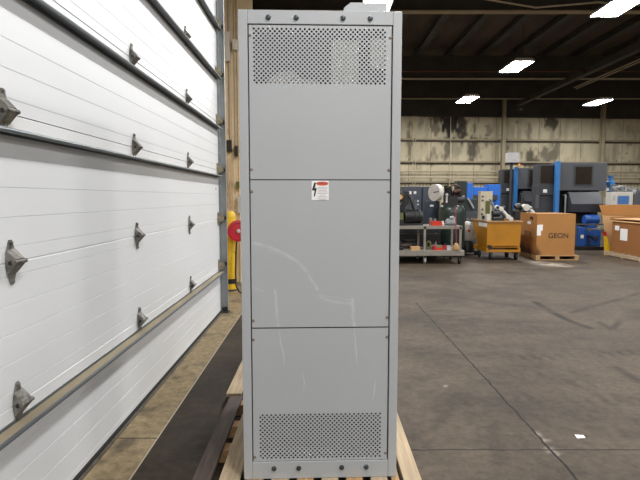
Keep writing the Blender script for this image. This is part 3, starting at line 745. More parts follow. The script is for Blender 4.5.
bx = MB(); bx.box(2.94, 3.16, CY+.18, CY+.38, ZT, ZT+.04)
b1 = MB(); b1.prism([(2.96, ZT+.04), (3.10, ZT+.04), (3.10, ZT+.13), (3.0, ZT+.16), (2.96, ZT+.10)], 'y', CY+.2, CY+.36)
b2 = MB(); b2.box(3.10, 3.16, CY+.22, CY+.34, ZT+.04, ZT+.20); b2.cyl((3.05, CY+.28, ZT+.17), (3.13, CY+.28, ZT+.2), .03, n=12)
b3 = MB(); b3.cyl((2.96, CY+.15, ZT+.07), (3.14, CY+.15, ZT+.07), .012, n=8)
on('bench_vise', 'grey metal vise on the right end of the steel cart', 'vise', [('base', bx, M['mach']), ('body', b1, M['galv']), ('jaw', b2, M['galv']), ('handle', b3, M['scrap'])])
# broom leaning in the cart
b0 = MB(); b0.lathe([(.075, 0), (.085, .04), (.07, .10), (.03, .16), (.018, .17)], (3.13, CY-.015, ZS), 'z', 14)
b1 = MB(); b1.cyl((3.13, CY-.015, ZS+.16), (3.10, CY+.005, 1.33), .010, n=10)
on('broom', 'red-handled broom standing upright at the front of the cart', 'broom', [('straw_head', b0, M['straw']), ('handle', b1, M['pinkred'])])
# lower shelf
for i, (x0, y0, x1, y1, mm) in enumerate(((1.45, .28, 2.3, .5, 'steelbar'), (1.45, .4, 2.25, .32, 'steelbar'), (1.45, .62, 1.98, .66, 'tan'), (1.5, .52, 2.1, .58, 'steelbar'))):
    b = MB(); dx, dy = x1-x0, y1-y0; l = math.hypot(dx, dy)
    b.box(0, l, -.03, .03, 0, .012); b.box(0, l, -.03, -.018, .012, .06); b.rotz(math.atan2(dy, dx)); b.move((x0, CY+y0, ZS+(.0625 if i == 1 else 0)))
    if i == 1: b.v = [(x, y+.01, z) for x, y, z in b.v]
    on('steel_bar', ['long rusty angle bar at the front of the cart shelf', 'rusty angle bar crossing on top of another on the cart shelf', 'tan angle bar at the back of the cart shelf', 'short rusty angle bar in the middle of the cart shelf'][i], 'bar', [('bar', b, M[mm])], 'steel bars on the cart shelf')
on('wood_block', 'pale wood block at the front of the cart lower shelf', 'block', [('block', MB().box(2.10, 2.30, CY-.03, CY+.12, ZS, ZS+.085), M['carton2'])])
b0 = MB(); b0.cyl((2.05, CY+.7, ZS+.09), (2.32, CY+.72, ZS+.09), .09, n=16); b1 = MB(); b1.box(2.1, 2.28, CY+.6, CY+.8, ZS, ZS+.03)
on('small_motor', 'small dark motor lying at the back of the cart shelf', 'motor', [('body', b0, M['black']), ('foot', b1, M['mach2'])])
b = MB(); b.tube([(2.47, CY+.12, ZS+.03), (2.48, CY+.12, ZS+.16), (2.52, CY+.12, ZS+.2), (2.57, CY+.12, ZS+.16), (2.57, CY+.12, ZS+.06)], .02); b1 = MB(); b1.cyl((2.57, CY+.12, ZS+.012), (2.57, CY+.12, ZS+.2), .012, n=8); b1.cyl((2.47, CY+.12, ZS+.0), (2.47, CY+.12, ZS+.03), .02, n=8)
on('c_clamp', 'olive green clamp standing beside the middle leg of the cart', 'clamp', [('frame', b, M['olive']), ('screw', b1, M['olive'])])
b0 = MB(); b0.box(2.66, 2.90, CY+.05, CY+.13, ZS, ZS+.05); b1 = MB(); b1.box(2.62, 2.68, CY+.02, CY+.16, ZS, ZS+.09); b1.box(2.86, 2.92, CY+.02, CY+.16, ZS+.05, ZS+.1)
on('pipe_clamp', 'long red clamp lying on the cart lower shelf', 'clamp', [('bar', b0, M['redtray']), ('jaw', b1, M['red'])])
b = MB(); b.box(2.62, 2.88, CY+.25, CY+.33, ZS, ZS+.09); on('tan_tool', 'tan wooden strip behind the red clamp on the cart shelf', 'strip', [('strip', b, M['wood'])])
b = MB(); b.ball((2.74, CY+.42, ZS+.06), (.07, .06, .06)); b.cyl((2.74, CY+.42, ZS+.1), (2.78, CY+.42, ZS+.16), .02, n=8); on('metal_casting', 'pale round metal part at the middle of the cart shelf', 'part', [('body', b, M['scrap'])])
for i, (x0, y0, r, l, lb_) in enumerate(((1.62, .22, .10, .22, 'black iron casting at the front left of the cart shelf'), (1.86, .2, .07, .2, 'middle black iron casting of three on the cart shelf'), (2.2, .20, .075, .14, 'black iron casting behind the pale wood block on the cart shelf'))):
    b = MB(); b.lathe([(r*.6, 0), (r, .01), (r, .05), (r*.55, .07), (r*.5, l), (r*.3, l+.01)], (x0, CY+y0-.16 if i < 2 else CY+y0, ZS), 'z', 16); on('iron_casting', lb_, 'casting', [('casting', b, M['black'])], 'iron castings on the cart shelf')
b = MB(); b.tube([(2.98, CY+.3, ZS+.04), (3.05, CY+.22, ZS+.06), (3.02, CY+.4, ZS+.09), (2.92, CY+.45, ZS+.06), (2.96, CY+.3, ZS+.11)], .022); on('hose_coil', 'dark green coil of hose behind the broom on the cart shelf', 'hose', [('coil', b, M['green'])])
b = MB(); b.box(2.93, 3.03, CY+.03, CY+.13, ZS, ZS+.085); b.box(2.94, 3.02, CY+.04, CY+.12, ZS+.085, ZS+.1); on('grey_box', 'small grey box beside the broom head on the cart shelf', 'box', [('box', b, M['lampwhite'])])

# ================================================================== MACHINES BEHIND THE CART
def enclosure(x0, x1, y0, y1, z1, mm, name, label, labels=()):
    t = thing(name, label, 'cabinet', ((x0+x1)/2, (y0+y1)/2, 0))
    MB().box(x0, x1, y0+.02, y1, .06, z1).build('body', mm, t, bevel=.008)
    MB().box(x0+.02, x1-.02, y0+.04, y1-.02, 0, .06).build('plinth', M['black'], t)
    d = MB().box(x0+.02, x1-.02, y0, y0+.02, .10, z1-.03).build('door', mm, t, bevel=.004)
    MB().box(x1-.07, x1-.05, y0-.02, y0, z1*.5, z1*.5+.12).build('handle', M['black'], d)
    for lx_, lz_, lw_, lh_ in labels: MB().box(lx_-lw_/2, lx_+lw_/2, y0-.003, y0, lz_-lh_/2, lz_+lh_/2).build('label_plate', M['paper'], d)
    return t
p = lambda x, y, Y: (PX(x, y, Y).x, PX(x, y, Y).z)
a, c = p(403, 186.5, 14.5), p(422.6, 186.5, 14.5)
enclosure(a[0], c[0], 14.5, 15.1, c[1], M['navy'], 'control_cabinet', 'wide blue-grey control cabinet with white tags, behind the steel cart',
          [(*p(x, y, 14.5), w_, h_) for x, y, w_, h_ in ((410.7, 192.7, .075, .085), (415.5, 192.5, .075, .075), (418.4, 201, .05, .05), (418.4, 204.5, .05, .04))])
a, c = p(423.3, 186.5, 14.5), p(434.5, 186.5, 14.5)
enclosure(a[0], c[0], 14.5, 15.1, c[1], M['navy'], 'control_cabinet', 'narrow blue-grey control cabinet between the wider one and the round guard')
a, c = p(428.5, 201, 13.5), p(438.5, 201, 13.5)
enclosure(a[0], c[0]+.06, 13.5, 13.95, c[1], M['navy2'], 'control_cabinet', 'low slate-blue cabinet with one white tag, left of the green tank', [(*p(432.3, 205.7, 13.5), .10, .05)])
# green air compressor: tank end-on, pump, motor, belt guard
tY = 13.0
cx_, cz_ = p(452, 221, tY); r_ = .335
t = thing('air_compressor', 'dark green air compressor with a domed tank and pale belt guard', 'compressor', (cx_, tY, 0))
ztop = p(0, 203.5, tY)[1]
MB().lathe([(.02, .12), (.2, .14), (.30, .2), (r_, .3), (r_, ztop-.24), (.325, ztop-.14), (.26, ztop-.05), (.15, ztop-.008), (.02, ztop)], (cx_, tY, 0), 'z', 30).build('tank', M['green'], t)
for sx in (-.22, .22):
    for yy in (-.2, .2): MB().box(cx_+sx-.03, cx_+sx+.03, tY+yy-.03, tY+yy+.03, 0, .22).build('leg', M['black'], t)
zt = ztop
MB().box(cx_-.22, cx_+.22, tY-.18, tY+.2, zt-.04, zt+.02).build('deck_plate', M['black'], t)
b = MB(); b.box(cx_-.12, cx_+.12, tY-.12, tY+.14, zt+.02, zt+.2); b.cyl((cx_-.04, tY, zt+.18), (cx_-.12, tY-.04, zt+.42), .07, .085, n=12); b.cyl((cx_+.05, tY, zt+.18), (cx_+.15, tY, zt+.40), .07, .085, n=12)
for i in range(5): b.cyl((cx_-.06-.014*i, tY-.005*i, zt+.22+i*.036), (cx_-.063-.014*i, tY-.005*i, zt+.235+i*.036), .11, n=14)
b.box(cx_-.2, cx_-.06, tY-.1, tY+.1, zt+.02, zt+.3); b.cyl((cx_-.13, tY, zt+.3), (cx_-.16, tY, zt+.46), .06, n=12); b.box(cx_+.16, cx_+.24, tY-.06, tY+.06, zt+.18, zt+.42)
b.build('pump', M['black'], t)
b = MB(); b.cyl((cx_+.0, tY-.15, zt+.30), (cx_+.18, tY-.15, zt+.33), .05, n=12); b.tube([(cx_-.1, tY-.12, zt+.42), (cx_+.02, tY-.16, zt+.48), (cx_+.14, tY-.14, zt+.44), (cx_+.2, tY-.1, zt+.2)], .018); b.build('copper_pipe', M['brass'], t)
b = MB(); b.cyl((cx_+.08, tY-.02, zt+.11), (cx_+.30, tY, zt+.11), .09, n=16); b.build('motor', M['mach2'], t)
b = MB(); b.cyl((cx_-.16, tY-.1, zt+.02), (cx_-.16, tY-.1, zt+.22), .025, n=8); b.ball((cx_-.16, tY-.1, zt+.22), .04); b.build('gauge', M['lampwhite'], t)
gx, gz = p(435.2, 192.5, tY); ax = Vector((-.86, -.51, 0)); o_ = Vector((gx-.02, tY-.02, gz))
b = MB(); b.cyl(o_, o_-ax*.13, .215, n=32); b.build('belt_guard', M['white'], t)
b = MB(); b.cyl(o_+ax*.002, o_, .195, n=32); b.build('guard_face', M['lampwhite'], t)
o_ += ax*.004; pe = Vector((.51, -.86, 0)); b = MB()
b.prism([(-.02, -.012), (.17, .012), (.17, .034), (-.02, .014)], 'y', 0, .002); b.v = [tuple(o_+pe*x+ax*y+Vector((0, 0, z))) for x, y, z in b.v]; b.build('guard_slot', M['black'], t)
b = MB(); b.cyl((gx+.03, tY, gz-.2), (gx+.12, tY+.02, zt-.06), .025, n=8); b.build('guard_bracket', M['black'], t)
b = MB(); b.box(cx_-.08, cx_+.02, tY-r_-.004, tY-r_+.01, cz_-.02, cz_+.02); b.build('tank_plate', M['lampwhite'], t)
a, c = p(458.5, 181, 14.4), p(467.8, 181, 14.4)
enclosure(a[0], c[0], 14.4, 14.8, c[1], M['green'], 'dryer_cabinet', 'tall narrow dark green cabinet behind the air compressor')
t = thing('machine_bed', 'long black machine bed on the floor right behind the steel cart', 'machine', (2.2, 12.75, 0))
b = MB(); b.box(1.0, 3.02, 12.5, 13.05, .10, .62); b.build('bed', M['black'], t, bevel=.01)
b = MB(); b.box(1.05, 1.25, 12.52, 13.03, 0, .10); b.build('foot', M['void'], t); b = MB(); b.box(2.75, 2.95, 12.52, 13.03, 0, .10); b.build('foot', M['void'], t)
b = MB(); b.prism([(1.1, .62), (2.9, .62), (2.8, .80), (1.2, .80)], 'y', 12.6, 12.95); b.build('slideway', M['void'], t)
# grey machine base left of the bin, white vacuum in front of it
a, c = p(465, 199, 15.0), p(481, 199, 15.0)
t = thing('milling_machine', 'grey machine body between the green cabinet and the yellow bin', 'machine', ((a[0]+c[0])/2, 14.89, 0))
MB().box(a[0]-.1, c[0]+.05, 15.0, 15.6, 0, 1.1).build('body', M['mach'], t, bevel=.01)
b = MB(); b.box(a[0]+.05, c[0], 15.1, 15.5, 1.1, a[1]); b.build('head', M['mach2'], t, bevel=.01)
b = MB(); b.tube([(a[0]+.1, 15.05, 1.5), (a[0]+.2, 15.03, 1.35), (a[0]+.28, 15.02, 1.2)], .03); b.build('lever', M['galv'], t)
b = MB(); b.cyl((a[0]+.1, 15.0, .85), (a[0]+.1, 14.97, .85), .06, n=14); b.build('dial', M['scrap'], t)
vx, vz = p(469.5, 233, 13.3)
t = thing('shop_vacuum', 'white rounded vacuum with a red mark between the cart and the yellow bin', 'vacuum', (vx+.03, 13.5, 0))
b = MB(); b.lathe([(.10, 0), (.16, .02), (.2, .10), (.21, .3), (.19, .42), (.12, .5), (.05, .52)], (vx+.02, 13.5, .36), 'z', 22); b.build('body', M['white'], t)
b = MB(); b.lathe([(.16, .06), (.19, .08), (.19, .30), (.16, .36)], (vx+.02, 13.5, 0), 'z', 20); b.build('base', M['black'], t)
for sx in (-.14, .16): MB().cyl((vx+sx, 13.3, .06), (vx+sx+.05, 13.3, .06), .06, n=14).build('wheel', M['rubber'], t)
b = MB(); b.cyl((vx-.0, 13.305, .64), (vx-.0, 13.285, .64), .035, n=14); b.build('red_mark', M['red'], t)
b = MB(); b.tube([(vx+.1, 13.4, .8), (vx+.2, 13.35, .7), (vx+.26, 13.3, .5), (vx+.22, 13.3, .3)], .035); b.build('hose', M['lampwhite'], t)
# blue portal frame
g = lambda x, y: p(x, y, 16.2)
t = thing('portal_frame', 'bright blue steel portal frame behind the yellow bin', 'frame', (g(485, 200)[0], 16.5, 0))
a, c = g(468.2, 183), g(473.5, 190); MB().box(a[0], c[0], 16.2, 16.6, 0, a[1]).build('post', M['blue'], t, bevel=.01)
a, c = g(473.5, 187), g(490, 195.5); MB().box(a[0], c[0], 16.25, 16.55, c[1], a[1]).build('beam', M['blue'], t, bevel=.01)
a, c = g(489, 184.5), g(501.5, 184.5); o = MB(); o.prism([(a[0], g(489, 197)[1]), (g(496, 225)[0], g(0, 210)[1]), (g(497, 225)[0], 0), (c[0], 0), (c[0], a[1]), (a[0], a[1]), ], 'y', 16.2, 16.6)
o.build('post', M['blue'], t, bevel=.01)
a, c = g(474, 195), g(497, 199); MB().box(a[0], c[0], 16.1, 16.2, c[1]-.03, a[1]).build('grey_rail', M['mach2'], t)
# ================================================================== YELLOW HOPPER BIN
t = thing('hopper_bin', 'ochre yellow steel hopper bin on casters filled with machine parts', 'bin', (4.46, 12.75, 0))
hx0, hx1, hy0, hy1, hz0, hz1 = 4.07, 4.90, 12.2, 13.45, .30, .955
b = MB(); T_ = .012
def shell(x0, x1, y0, y1b, y1t, z0, z1):
    o8 = [(x0, y0, z0), (x1-.03, y0, z0), (x1-.03, y1b, z0), (x0, y1b, z0), (x0, y0, z1), (x1, y0, z1), (x1, y1t, z1), (x0, y1t, z1)]
    i8 = [(x0+T_, y0+T_, z0+T_), (x1-.03-T_, y0+T_, z0+T_), (x1-.03-T_, y1b-T_, z0+T_), (x0+T_, y1b-T_, z0+T_), (x0+T_, y0+T_, z1), (x1-T_, y0+T_, z1), (x1-T_, y1t-T_, z1), (x0+T_, y1t-T_, z1)]
    b.add(o8+i8, [(0, 3, 2, 1), (0, 1, 5, 4), (1, 2, 6, 5), (2, 3, 7, 6), (3, 0, 4, 7), (8, 9, 10, 11), (8, 12, 13, 9), (9, 13, 14, 10), (10, 14, 15, 11), (11, 15, 12, 8), (4, 5, 13, 12), (5, 6, 14, 13), (6, 7, 15, 14), (7, 4, 12, 15)])
shell(hx0, hx1, hy0, 12.95, hy1, hz0, hz1); b.build('hopper', M['binyellow'], t)
b = MB()
for q in ((hx0-.02, hx1+.02, hy0-.025, hy0, .925, .96), (hx0-.02, hx0, hy0, hy1, .925, .96), (hx1, hx1+.02, hy0, hy1, .925, .96), (hx0-.02, hx1+.02, hy1, hy1+.02, .925, .96)): b.box(*q)
b.build('rim', M['wood2'], t)
b = MB(); b.box(hx0-.02, hx0+.04, hy0-.05, hy1-.25, .20, .30); b.box(hx1-.09, hx1-.03, hy0-.05, hy1-.25, .20, .30); b.box(hx0+.04, hx1-.09, hy0-.05, hy0+.0, .20, .26); b.box(hx0+.04, hx1-.09, 12.9, 12.98, .20, .28)
b.build('base_frame', M['binyellow'], t)
b = MB(); b.box(hx0+.08, hx0+.14, hy0-.035, hy0, .33, .37); b.box(hx0+.05, hx1-.06, hy0-.045, hy0, .355, .375); b.box(hx0+.02, hx0+.1, hy0-.06, hy0, .27, .37, 1); b.build('latch_bar', [M['binyellow'], M['black']], t)
for xx, yy in ((hx0+.1, hy0+.0), (hx1-.1, hy0+.05), (hx0+.02, 12.85), (hx1-.1, 12.85)):
    c = MB(); c.box(xx-.04, xx+.04, yy-.04, yy+.04, .185, .20); c.box(xx-.035, xx-.027, yy-.02, yy+.02, .08, .185); c.box(xx+.027, xx+.035, yy-.02, yy+.02, .08, .185)
    c = c.build('caster', M['black'], t); MB().cyl((xx-.022, yy, .085), (xx+.022, yy, .085), .085, n=18).build('wheel', M['rubber'], c)
lb = MB().box(hx0-.003, hx0, 12.22, 12.86, .80, .90).build('white_label', M['paper'], t)
# things in the bin: a filled base so they rest on something
fb = MB().box(hx0+.02, hx1-.06, hy0+.02, 12.92, .32, .62); on('scrap_fill', 'dark scrap metal heaped in the bottom of the yellow bin', 'scrap', [('fill', fb, M['steelbar'])])['kind'] = 'stuff'
x0, x1, yy = 4.12, 4.42, 12.65
zz = lambda y: p(0, y, yy)[1]
x0, yy = 4.10, 12.86
b0 = MB(); b0.box(x0, x0+.30, yy, yy+.2, .6205, 1.66); b0.box(x0-.01, x0+.31, yy-.0, yy+.21, 1.66, 1.68)
b1 = MB()
for i, (dx, z) in enumerate(((.05, 1.55), (.05, 1.45), (.05, 1.22), (.04, 1.10))): b1.cyl((x0+dx, yy, z), (x0+dx, yy-.02, z), .022, n=10)
b1.box(x0+.05, x0+.2, yy-.01, yy, .98, 1.06)
b2 = MB(); b2.box(x0+.13, x0+.24, yy-.015, yy, 1.12, 1.44)
on('operator_console', 'cream machine control panel with buttons, upright in the yellow bin', 'panel', [('case', b0, M['cream']), ('button', b1, M['black']), ('display', b2, M['olive'])])
b = MB().box(hx0+.016, hx0+.10, 12.30, 12.46, .6205, 1.10); b.box(hx0+.03, hx0+.09, 12.32, 12.44, 1.10, 1.12); on('white_can', 'white container at the left end of the yellow bin', 'container', [('can', b, M['white'])])
def joint_arm(pts, r, name, label, loc=None):
    b0 = MB(); b0.tube(pts, r, 10); rings = MB()
    for q in pts[:-1:1]: rings.lathe([(r*.7, -r*1.2), (r*1.35, -r*1.1), (r*1.35, r*1.1), (r*.7, r*1.2)], q, 'y', 16)
    b2 = MB(); q = pts[0]; b2.lathe([(r*.4, -r*1.5), (r*.9, -r*1.4), (r*.9, r*1.4)], q, 'y', 14)
    b2.cyl(pts[1], (pts[1][0]+r*2.4, pts[1][1], pts[1][2]+r*.8), r*1.1, n=12)
    return on(name, label, 'robot arm', [('arm_tube', b0, M['white']), ('joint_ring', rings, M['white']), ('motor', b2, M['black'])])
Yr = 12.40
q = lambda x, y: (p(x, y, Yr)[0], Yr, p(x, y, Yr)[1])
joint_arm([q(497.5, 207.5), q(501.5, 209), q(508.5, 217), q(511, 219), q(511.5, 229)], .042, 'robot_arm', 'white jointed robot arm sticking up from the right of the yellow bin')
b0 = MB(); b0.cyl(q(493, 214), q(499, 213.5), .09, n=16); b0.cyl(q(493, 219), q(502, 218.5), .08, n=16); b0.box(q(493, 225)[0], q(503, 225)[0], Yr-.08, Yr+.08, .6205, q(0, 218)[2])
Yr = 12.62; b1 = MB(); b1.tube([q(491.5, 203), q(494, 207), q(494, 213), q(495, 222)], .022); b1.tube([q(490.5, 199), q(492, 201), q(493.5, 206)], .028)
on('motor_cluster', 'black motors with a bent arm beside the cream panel in the bin', 'motor', [('motor_body', b0, M['black']), ('bent_arm', b1, M['scrap'])])
Yr = 13.9
q = lambda x, y: (p(x, y, Yr)[0], Yr, p(x, y, Yr)[1])
b0 = MB(); b0.cyl((q(522, 225)[0], Yr, 0), (q(522, 225)[0], Yr, q(0, 214)[2]), .16, n=16); b0.cyl((q(522, 225)[0], Yr, 0), (q(522, 225)[0], Yr, .03), .26, n=16)
b1 = MB(); b1.ball(q(517, 212), .11); b1.cyl(q(516, 208), q(521, 206), .10, n=14); b1.box(q(514, 225)[0], q(523, 225)[0], Yr-.1, Yr+.1, q(0, 220)[2], q(0, 211)[2])
b2 = MB(); b2.tube([q(521, 207), q(526, 206.5), q(530, 209), q(534, 213.5)], .055, 10); b2.lathe([(.03, -.1), (.095, -.09), (.095, .09), (.03, .1)], q(526, 207.5), 'y', 16)
b3 = MB(); b3.ball(q(531, 208), .06); b3.cyl(q(529.5, 211), q(531.5, 213), .07, n=10)
on('robot_arm', 'white robot arm on a dark pedestal behind the left end of the largest carton', 'robot arm', [('pedestal', b0, M['mach2']), ('shoulder', b1, M['black']), ('arm_tube', b2, M['white']), ('wrist', b3, M['scrap'])])

# ================================================================== CARTONS
def carton_pallet(x0, x1, y0, y1, name, label, wd='wood'):
    t = thing(name, label, 'pallet', ((x0+x1)/2, (y0+y1)/2, 0))
    for xx in (x0, (x0+x1)/2-.05, x1-.1): MB().box(xx, xx+.1, y0, y1, .018, .10).build('stringer', M[wd], t)
    n = 7
    for i in range(n):
        yy = y0+(y1-y0-.1)*i/(n-1); MB().box(x0, x1, yy, yy+.1, .1, .12).build('deck_board', M[wd], t)
    for i in range(3):
        yy = y0+(y1-y0-.1)*i/2; MB().box(x0, x1, yy, yy+.1, 0, .018).build('bottom_board', M[wd], t)
    return t
carton_pallet(5.26, 6.30, 12.16, 13.25, 'wooden_pallet', 'low wooden pallet under the largest lettered carton', 'wood2')
t = thing('carton', 'large closed cardboard carton lettered on two sides, right of the yellow bin', 'carton', (5.75, 12.7, .12))
bx0, bx1, by0, by1, bz0, bz1 = 5.27, 6.20, 12.19, 13.22, .1205, 1.125
# body as fine faces so the water stain at its lower corner can be drawn
def stained_face(fn, us, vs, st, name='carton_side'):
    U, V = np.meshgrid(us, vs); s = st(U, V)
    o = grid(us, vs, fn, name, M['cartonstain'], {'stain': s}); o.parent = t; o.location = (-t.location.x, -t.location.y, -t.location.z); return o
us = np.linspace(bx0, bx1, 60); vs = np.linspace(bz0, bz1, 60)
def st1(U, V): return np.clip((.36-(V-bz0)*1.1-(U-bx0)*2.0+(vnoise(U, V, .1, 51)-.5)*.25)*3, 0, .85)
def st2(U, V): return np.clip((.22-(V-bz0)*1.15+(vnoise(U, V, .12, 52)-.5)*.2+.12*np.sin(U*2.5))*4, 0, .9)
stained_face(lambda X, Z: np.stack([X, 0*X+by0, Z], -1), us, vs, st1)
stained_face(lambda Y_, Z: np.stack([0*Y_+bx0, Y_, Z], -1), np.linspace(by0, by1, 60), vs, st2)
b = MB(); b.box(bx0+.006, bx1, by0+.006, by1, bz0, bz1-.004); b.build('carton_body', M['carton'], t)
b = MB(); b.box(bx0, bx1, by0, (by0+by1)/2-.004, bz1-.004, bz1+.004); b.box(bx0, bx1, (by0+by1)/2+.004, by1, bz1-.004, bz1+.004); b.build('top_flap', M['carton'], t)
g_ = text_mesh('GEON', .27, .0012); v = g_.v
cxg, czg = p(559, 236.5, by0)[0], p(0, 235.8, by0)[1]
xs_ = [q_[0] for q_ in v]; s_ = (p(568.7, 225, by0)[0]-p(549, 225, by0)[0])/(max(xs_)-min(xs_))
g_.v = [(cxg+x*s_, by0-.003-z, czg+y_*s_) for x, y_, z in v]; g_.build('lettering', M['black_ink'], t)
g_ = text_mesh('GEON', .27, .0012); g_.v = [(bx0-.003-z, 12.72-x*s_*.92, czg+.02+y_*s_) for x, y_, z in v]; g_.build('lettering', M['black_ink'], t)
b = MB()
b.prism([(p(534.5, 225, by0)[0], p(0, 225, by0)[1]), (p(543.5, 225, by0)[0], p(0, 224.5, by0)[1]), (p(543.5, 225, by0)[0], p(0, 230.5, by0)[1]), (p(541.8, 225, by0)[0], p(0, 231, by0)[1]), (p(541.8, 225, by0)[0], p(0, 235.5, by0)[1]), (p(536.4, 225, by0)[0], p(0, 235.5, by0)[1]), (p(536.2, 225, by0)[0], p(0, 231, by0)[1])], 'y', by0-.003, by0-.0005)
b.v = [(max(x, bx0+.003), y, z) for x, y, z in b.v]; b.build('shipping_label', M['paper'], t)
b = MB(); b.box(bx0-.003, bx0-.0005, 12.55, 12.75, .86, .93); b.build('torn_label', M['paper'], t)
b = MB(); b.prism([(12.42, 1.02), (12.5, 1.06), (12.62, 1.03), (12.58, .97), (12.5, 1.0), (12.46, .93)], 'x', bx0-.004, bx0-.0005); b.build('torn_hole', M['black'], t)
# right-hand carton on its pallet
carton_pallet(7.56, 8.75, 11.75, 13.28, 'wooden_pallet', 'wooden pallet under the brown carton at the right edge')
t = thing('carton', 'brown cardboard carton with two white labels at the right edge', 'carton', (8.15, 12.5, .12))
rx0, rx1, ry0, ry1, rz1 = 7.62, 8.7, 11.80, 13.10, .90
MB().box(rx0, rx1, ry0, ry1, .1205, rz1).build('carton_body', M['carton3'], t, bevel=.006)
b = MB(); b.prism([(rx0-.02, rz1+.004), (rx0+.55, rz1+.06), (rx0+.55, rz1+.068), (rx0-.02, rz1+.014)], 'y', ry0, ry1+.0); b.build('top_flap', M['carton2'], t)
b = MB(); b.prism([(rx0+.05, rz1+.07), (rx0+.62, rz1+.02), (rx0+1.06, rz1+.05), (rx0+1.06, rz1+.06), (rx0+.62, rz1+.09), (rx0+.05, rz1+.08)], 'y', ry0+.1, ry1+.05); b.build('top_flap', M['carton2'], t)
def side_label(px0, px1, py0, py1, name):
    ya = rx0/((px0-320)/FPX)*1.0; yb = rx0/((px1-320)/FPX)
    z1_, z0_ = p(0, py0, ya)[1], p(0, py1, ya)[1]
    return MB().box(rx0-.004, rx0-.0005, yb, ya, z0_, z1_).build(name, M['paper'], t)
side_label(616.2, 620.5, 225.5, 230, 'small_label'); side_label(621.8, 629, 228.5, 240, 'shipping_label')
# open gaylord behind it
t = thing('carton', 'tall pale open carton behind the brown one, its torn side leaning out', 'carton', (8.5, 14.0, 0))
gy = 13.42
b = MB(); b.box(8.06, 9.4, gy+.01, gy+.022, .0, 1.30); b.box(9.388, 9.4, gy+.022, 13.9, 0, 1.30); b.box(8.06, 9.4, 13.888, 13.9, 0, 1.30); b.box(8.06, 8.072, gy+.022, 13.888, 0, 1.30); b.box(8.072, 9.388, gy+.022, 13.888, 0, .012)
b.build('carton_body', M['carton2'], t)
ff = lambda x, y: p(x, y, gy)
b = MB(); b.prism([ff(599.5, 204.8), ff(645, 204.8), ff(645, 216), ff(603, 215)], 'y', gy-.012, gy-.002); b.build('rim_flap', M['carton'], t)
b = MB(); b.prism([ff(602.5, 214.5), ff(645, 215.5), (ff(645, 225)[0], .02), (ff(613.5, 225)[0], .02), ff(606, 233)], 'y', gy-.002, gy+.008); b.build('torn_side', M['carton2'], t)
b = MB(); b.prism([ff(611, 217), ff(640, 215.8), ff(640, 222), ff(611, 219)], 'y', gy-.02, gy-.012); b.build('bent_flap', M['carton'], t)
t = thing('wheel_guard', 'yellow steel wedge with a red cap leaning beside the pale open carton', 'guard', (7.75, 13.40, 0))
gy2 = 13.36
ff = lambda x, y: p(x, y, gy2)
b = MB(); b.prism([ff(604.5, 236), ff(607, 236), (ff(612.5, 225)[0]-.02, .121), (ff(606.2, 225)[0], .121)], 'y', gy2-.03, gy2+.01); b.prism([(ff(606.2, 225)[0], 0), (ff(612.5, 225)[0]-.02, 0), (ff(612.5, 225)[0]-.02, .121), (ff(606.2, 225)[0], .121)], 'y', gy2-.03, gy2+.01); b.build('wedge', M['yellow'], t)
b = MB(); b.prism([ff(603.8, 231.5), ff(606.3, 231.5), ff(607, 236), ff(604.5, 236)], 'y', gy2-.035, gy2+.012); b.build('red_cap', M['red'], t)

# ================================================================== BIG GREY MACHINES
def big_machine(Ym, pxs, ys, label, split, pump):
    """pxs: side left, post, front left, front right; ys: top, housing bottom, hood top, hood bottom"""
    sl, po, fl, fr = pxs; zt, zh, zh0, zh1 = [p(0, y, Ym)[1] for y in ys]
    X_ = lambda px: p(px, 200, Ym)[0]
    t = thing('enclosed_machine', label, 'machine', ((X_(sl)+X_(fr))/2, Ym+.8, 0))
    MB().box(X_(fl), X_(fr), Ym, Ym+1.6, zh, zt).build('housing', M['mach'], t, bevel=.015)
    sd = MB().box(X_(sl), X_(fl)-.1, Ym+.05, Ym+.45, zh-.15, zt-.05).build('side_housing', M['mach2'], t, bevel=.012)
    MB().box(X_(sl)+.08, X_(fl)-.16, Ym+.042, Ym+.055, zh+.22, zt-.1).build('side_window', M['glass'], t)
    MB().box(X_(po)-.065, X_(po)+.065, Ym-.12, Ym-.0, 0, zt+.03).build('blue_post', M['postblue'], t, bevel=.006)
    w = split; fr_ = MB(); a0, a1, b0_, b1_ = X_(w[0]), X_(w[1]), p(0, w[3], Ym)[1], p(0, w[2], Ym)[1]
    fr_.box(a0-.05, a1+.05, Ym-.012, Ym, b0_-.05, b1_+.05); o = fr_.build('window_frame', M['mach2'], t)
    MB().box(a0, a1, Ym-.018, Ym-.012, b0_, b1_).build('window_pane', M['glass'], o)
    b = MB(); b.prism([(Ym-.05, zh0), (Ym+.7, zh0), (Ym+.7, zh1), (Ym-.25, zh1), (Ym-.3, zh1+.25)], 'x', X_(w[0]-7), X_(w[1]+8)); b.build('hood', M['mach2'], t, bevel=.012)
    b = MB(); b.box(X_(fl)+.05, X_(fr)-.05, Ym+.35, Ym+1.5, .15, zh); b.build('base_body', M['black'], t)
    b = MB(); b.box(X_(sl), X_(fr), Ym+.2, Ym+1.6, 0, .15); b.build('plinth', M['mach2'], t)
    MB().box(X_(sl)+.05, X_(fl)-.14, Ym+.1, Ym+.42, .15, zh-.15).build('side_base', M['mach2'], t, bevel=.01)
    b = MB(); b.cyl((X_(fl)+.18, Ym-.05, .0), (X_(fl)+.18, Ym-.05, zh0-.1), .025, n=8); b.cyl((X_(fl)+.18, Ym-.05, zh0-.1), (X_(fl)+.18, Ym+.1, zh0-.1), .025, n=8); b.build('riser_pipe', M['galv'], t)
    MB().box(X_(sl)+.17, X_(sl)+.29, Ym+.040, Ym+.05, p(0, ys[1]+.5, Ym)[1]-.05, p(0, ys[1]+.5, Ym)[1]+.05).build('white_tag', M['paper'], t)
    return t
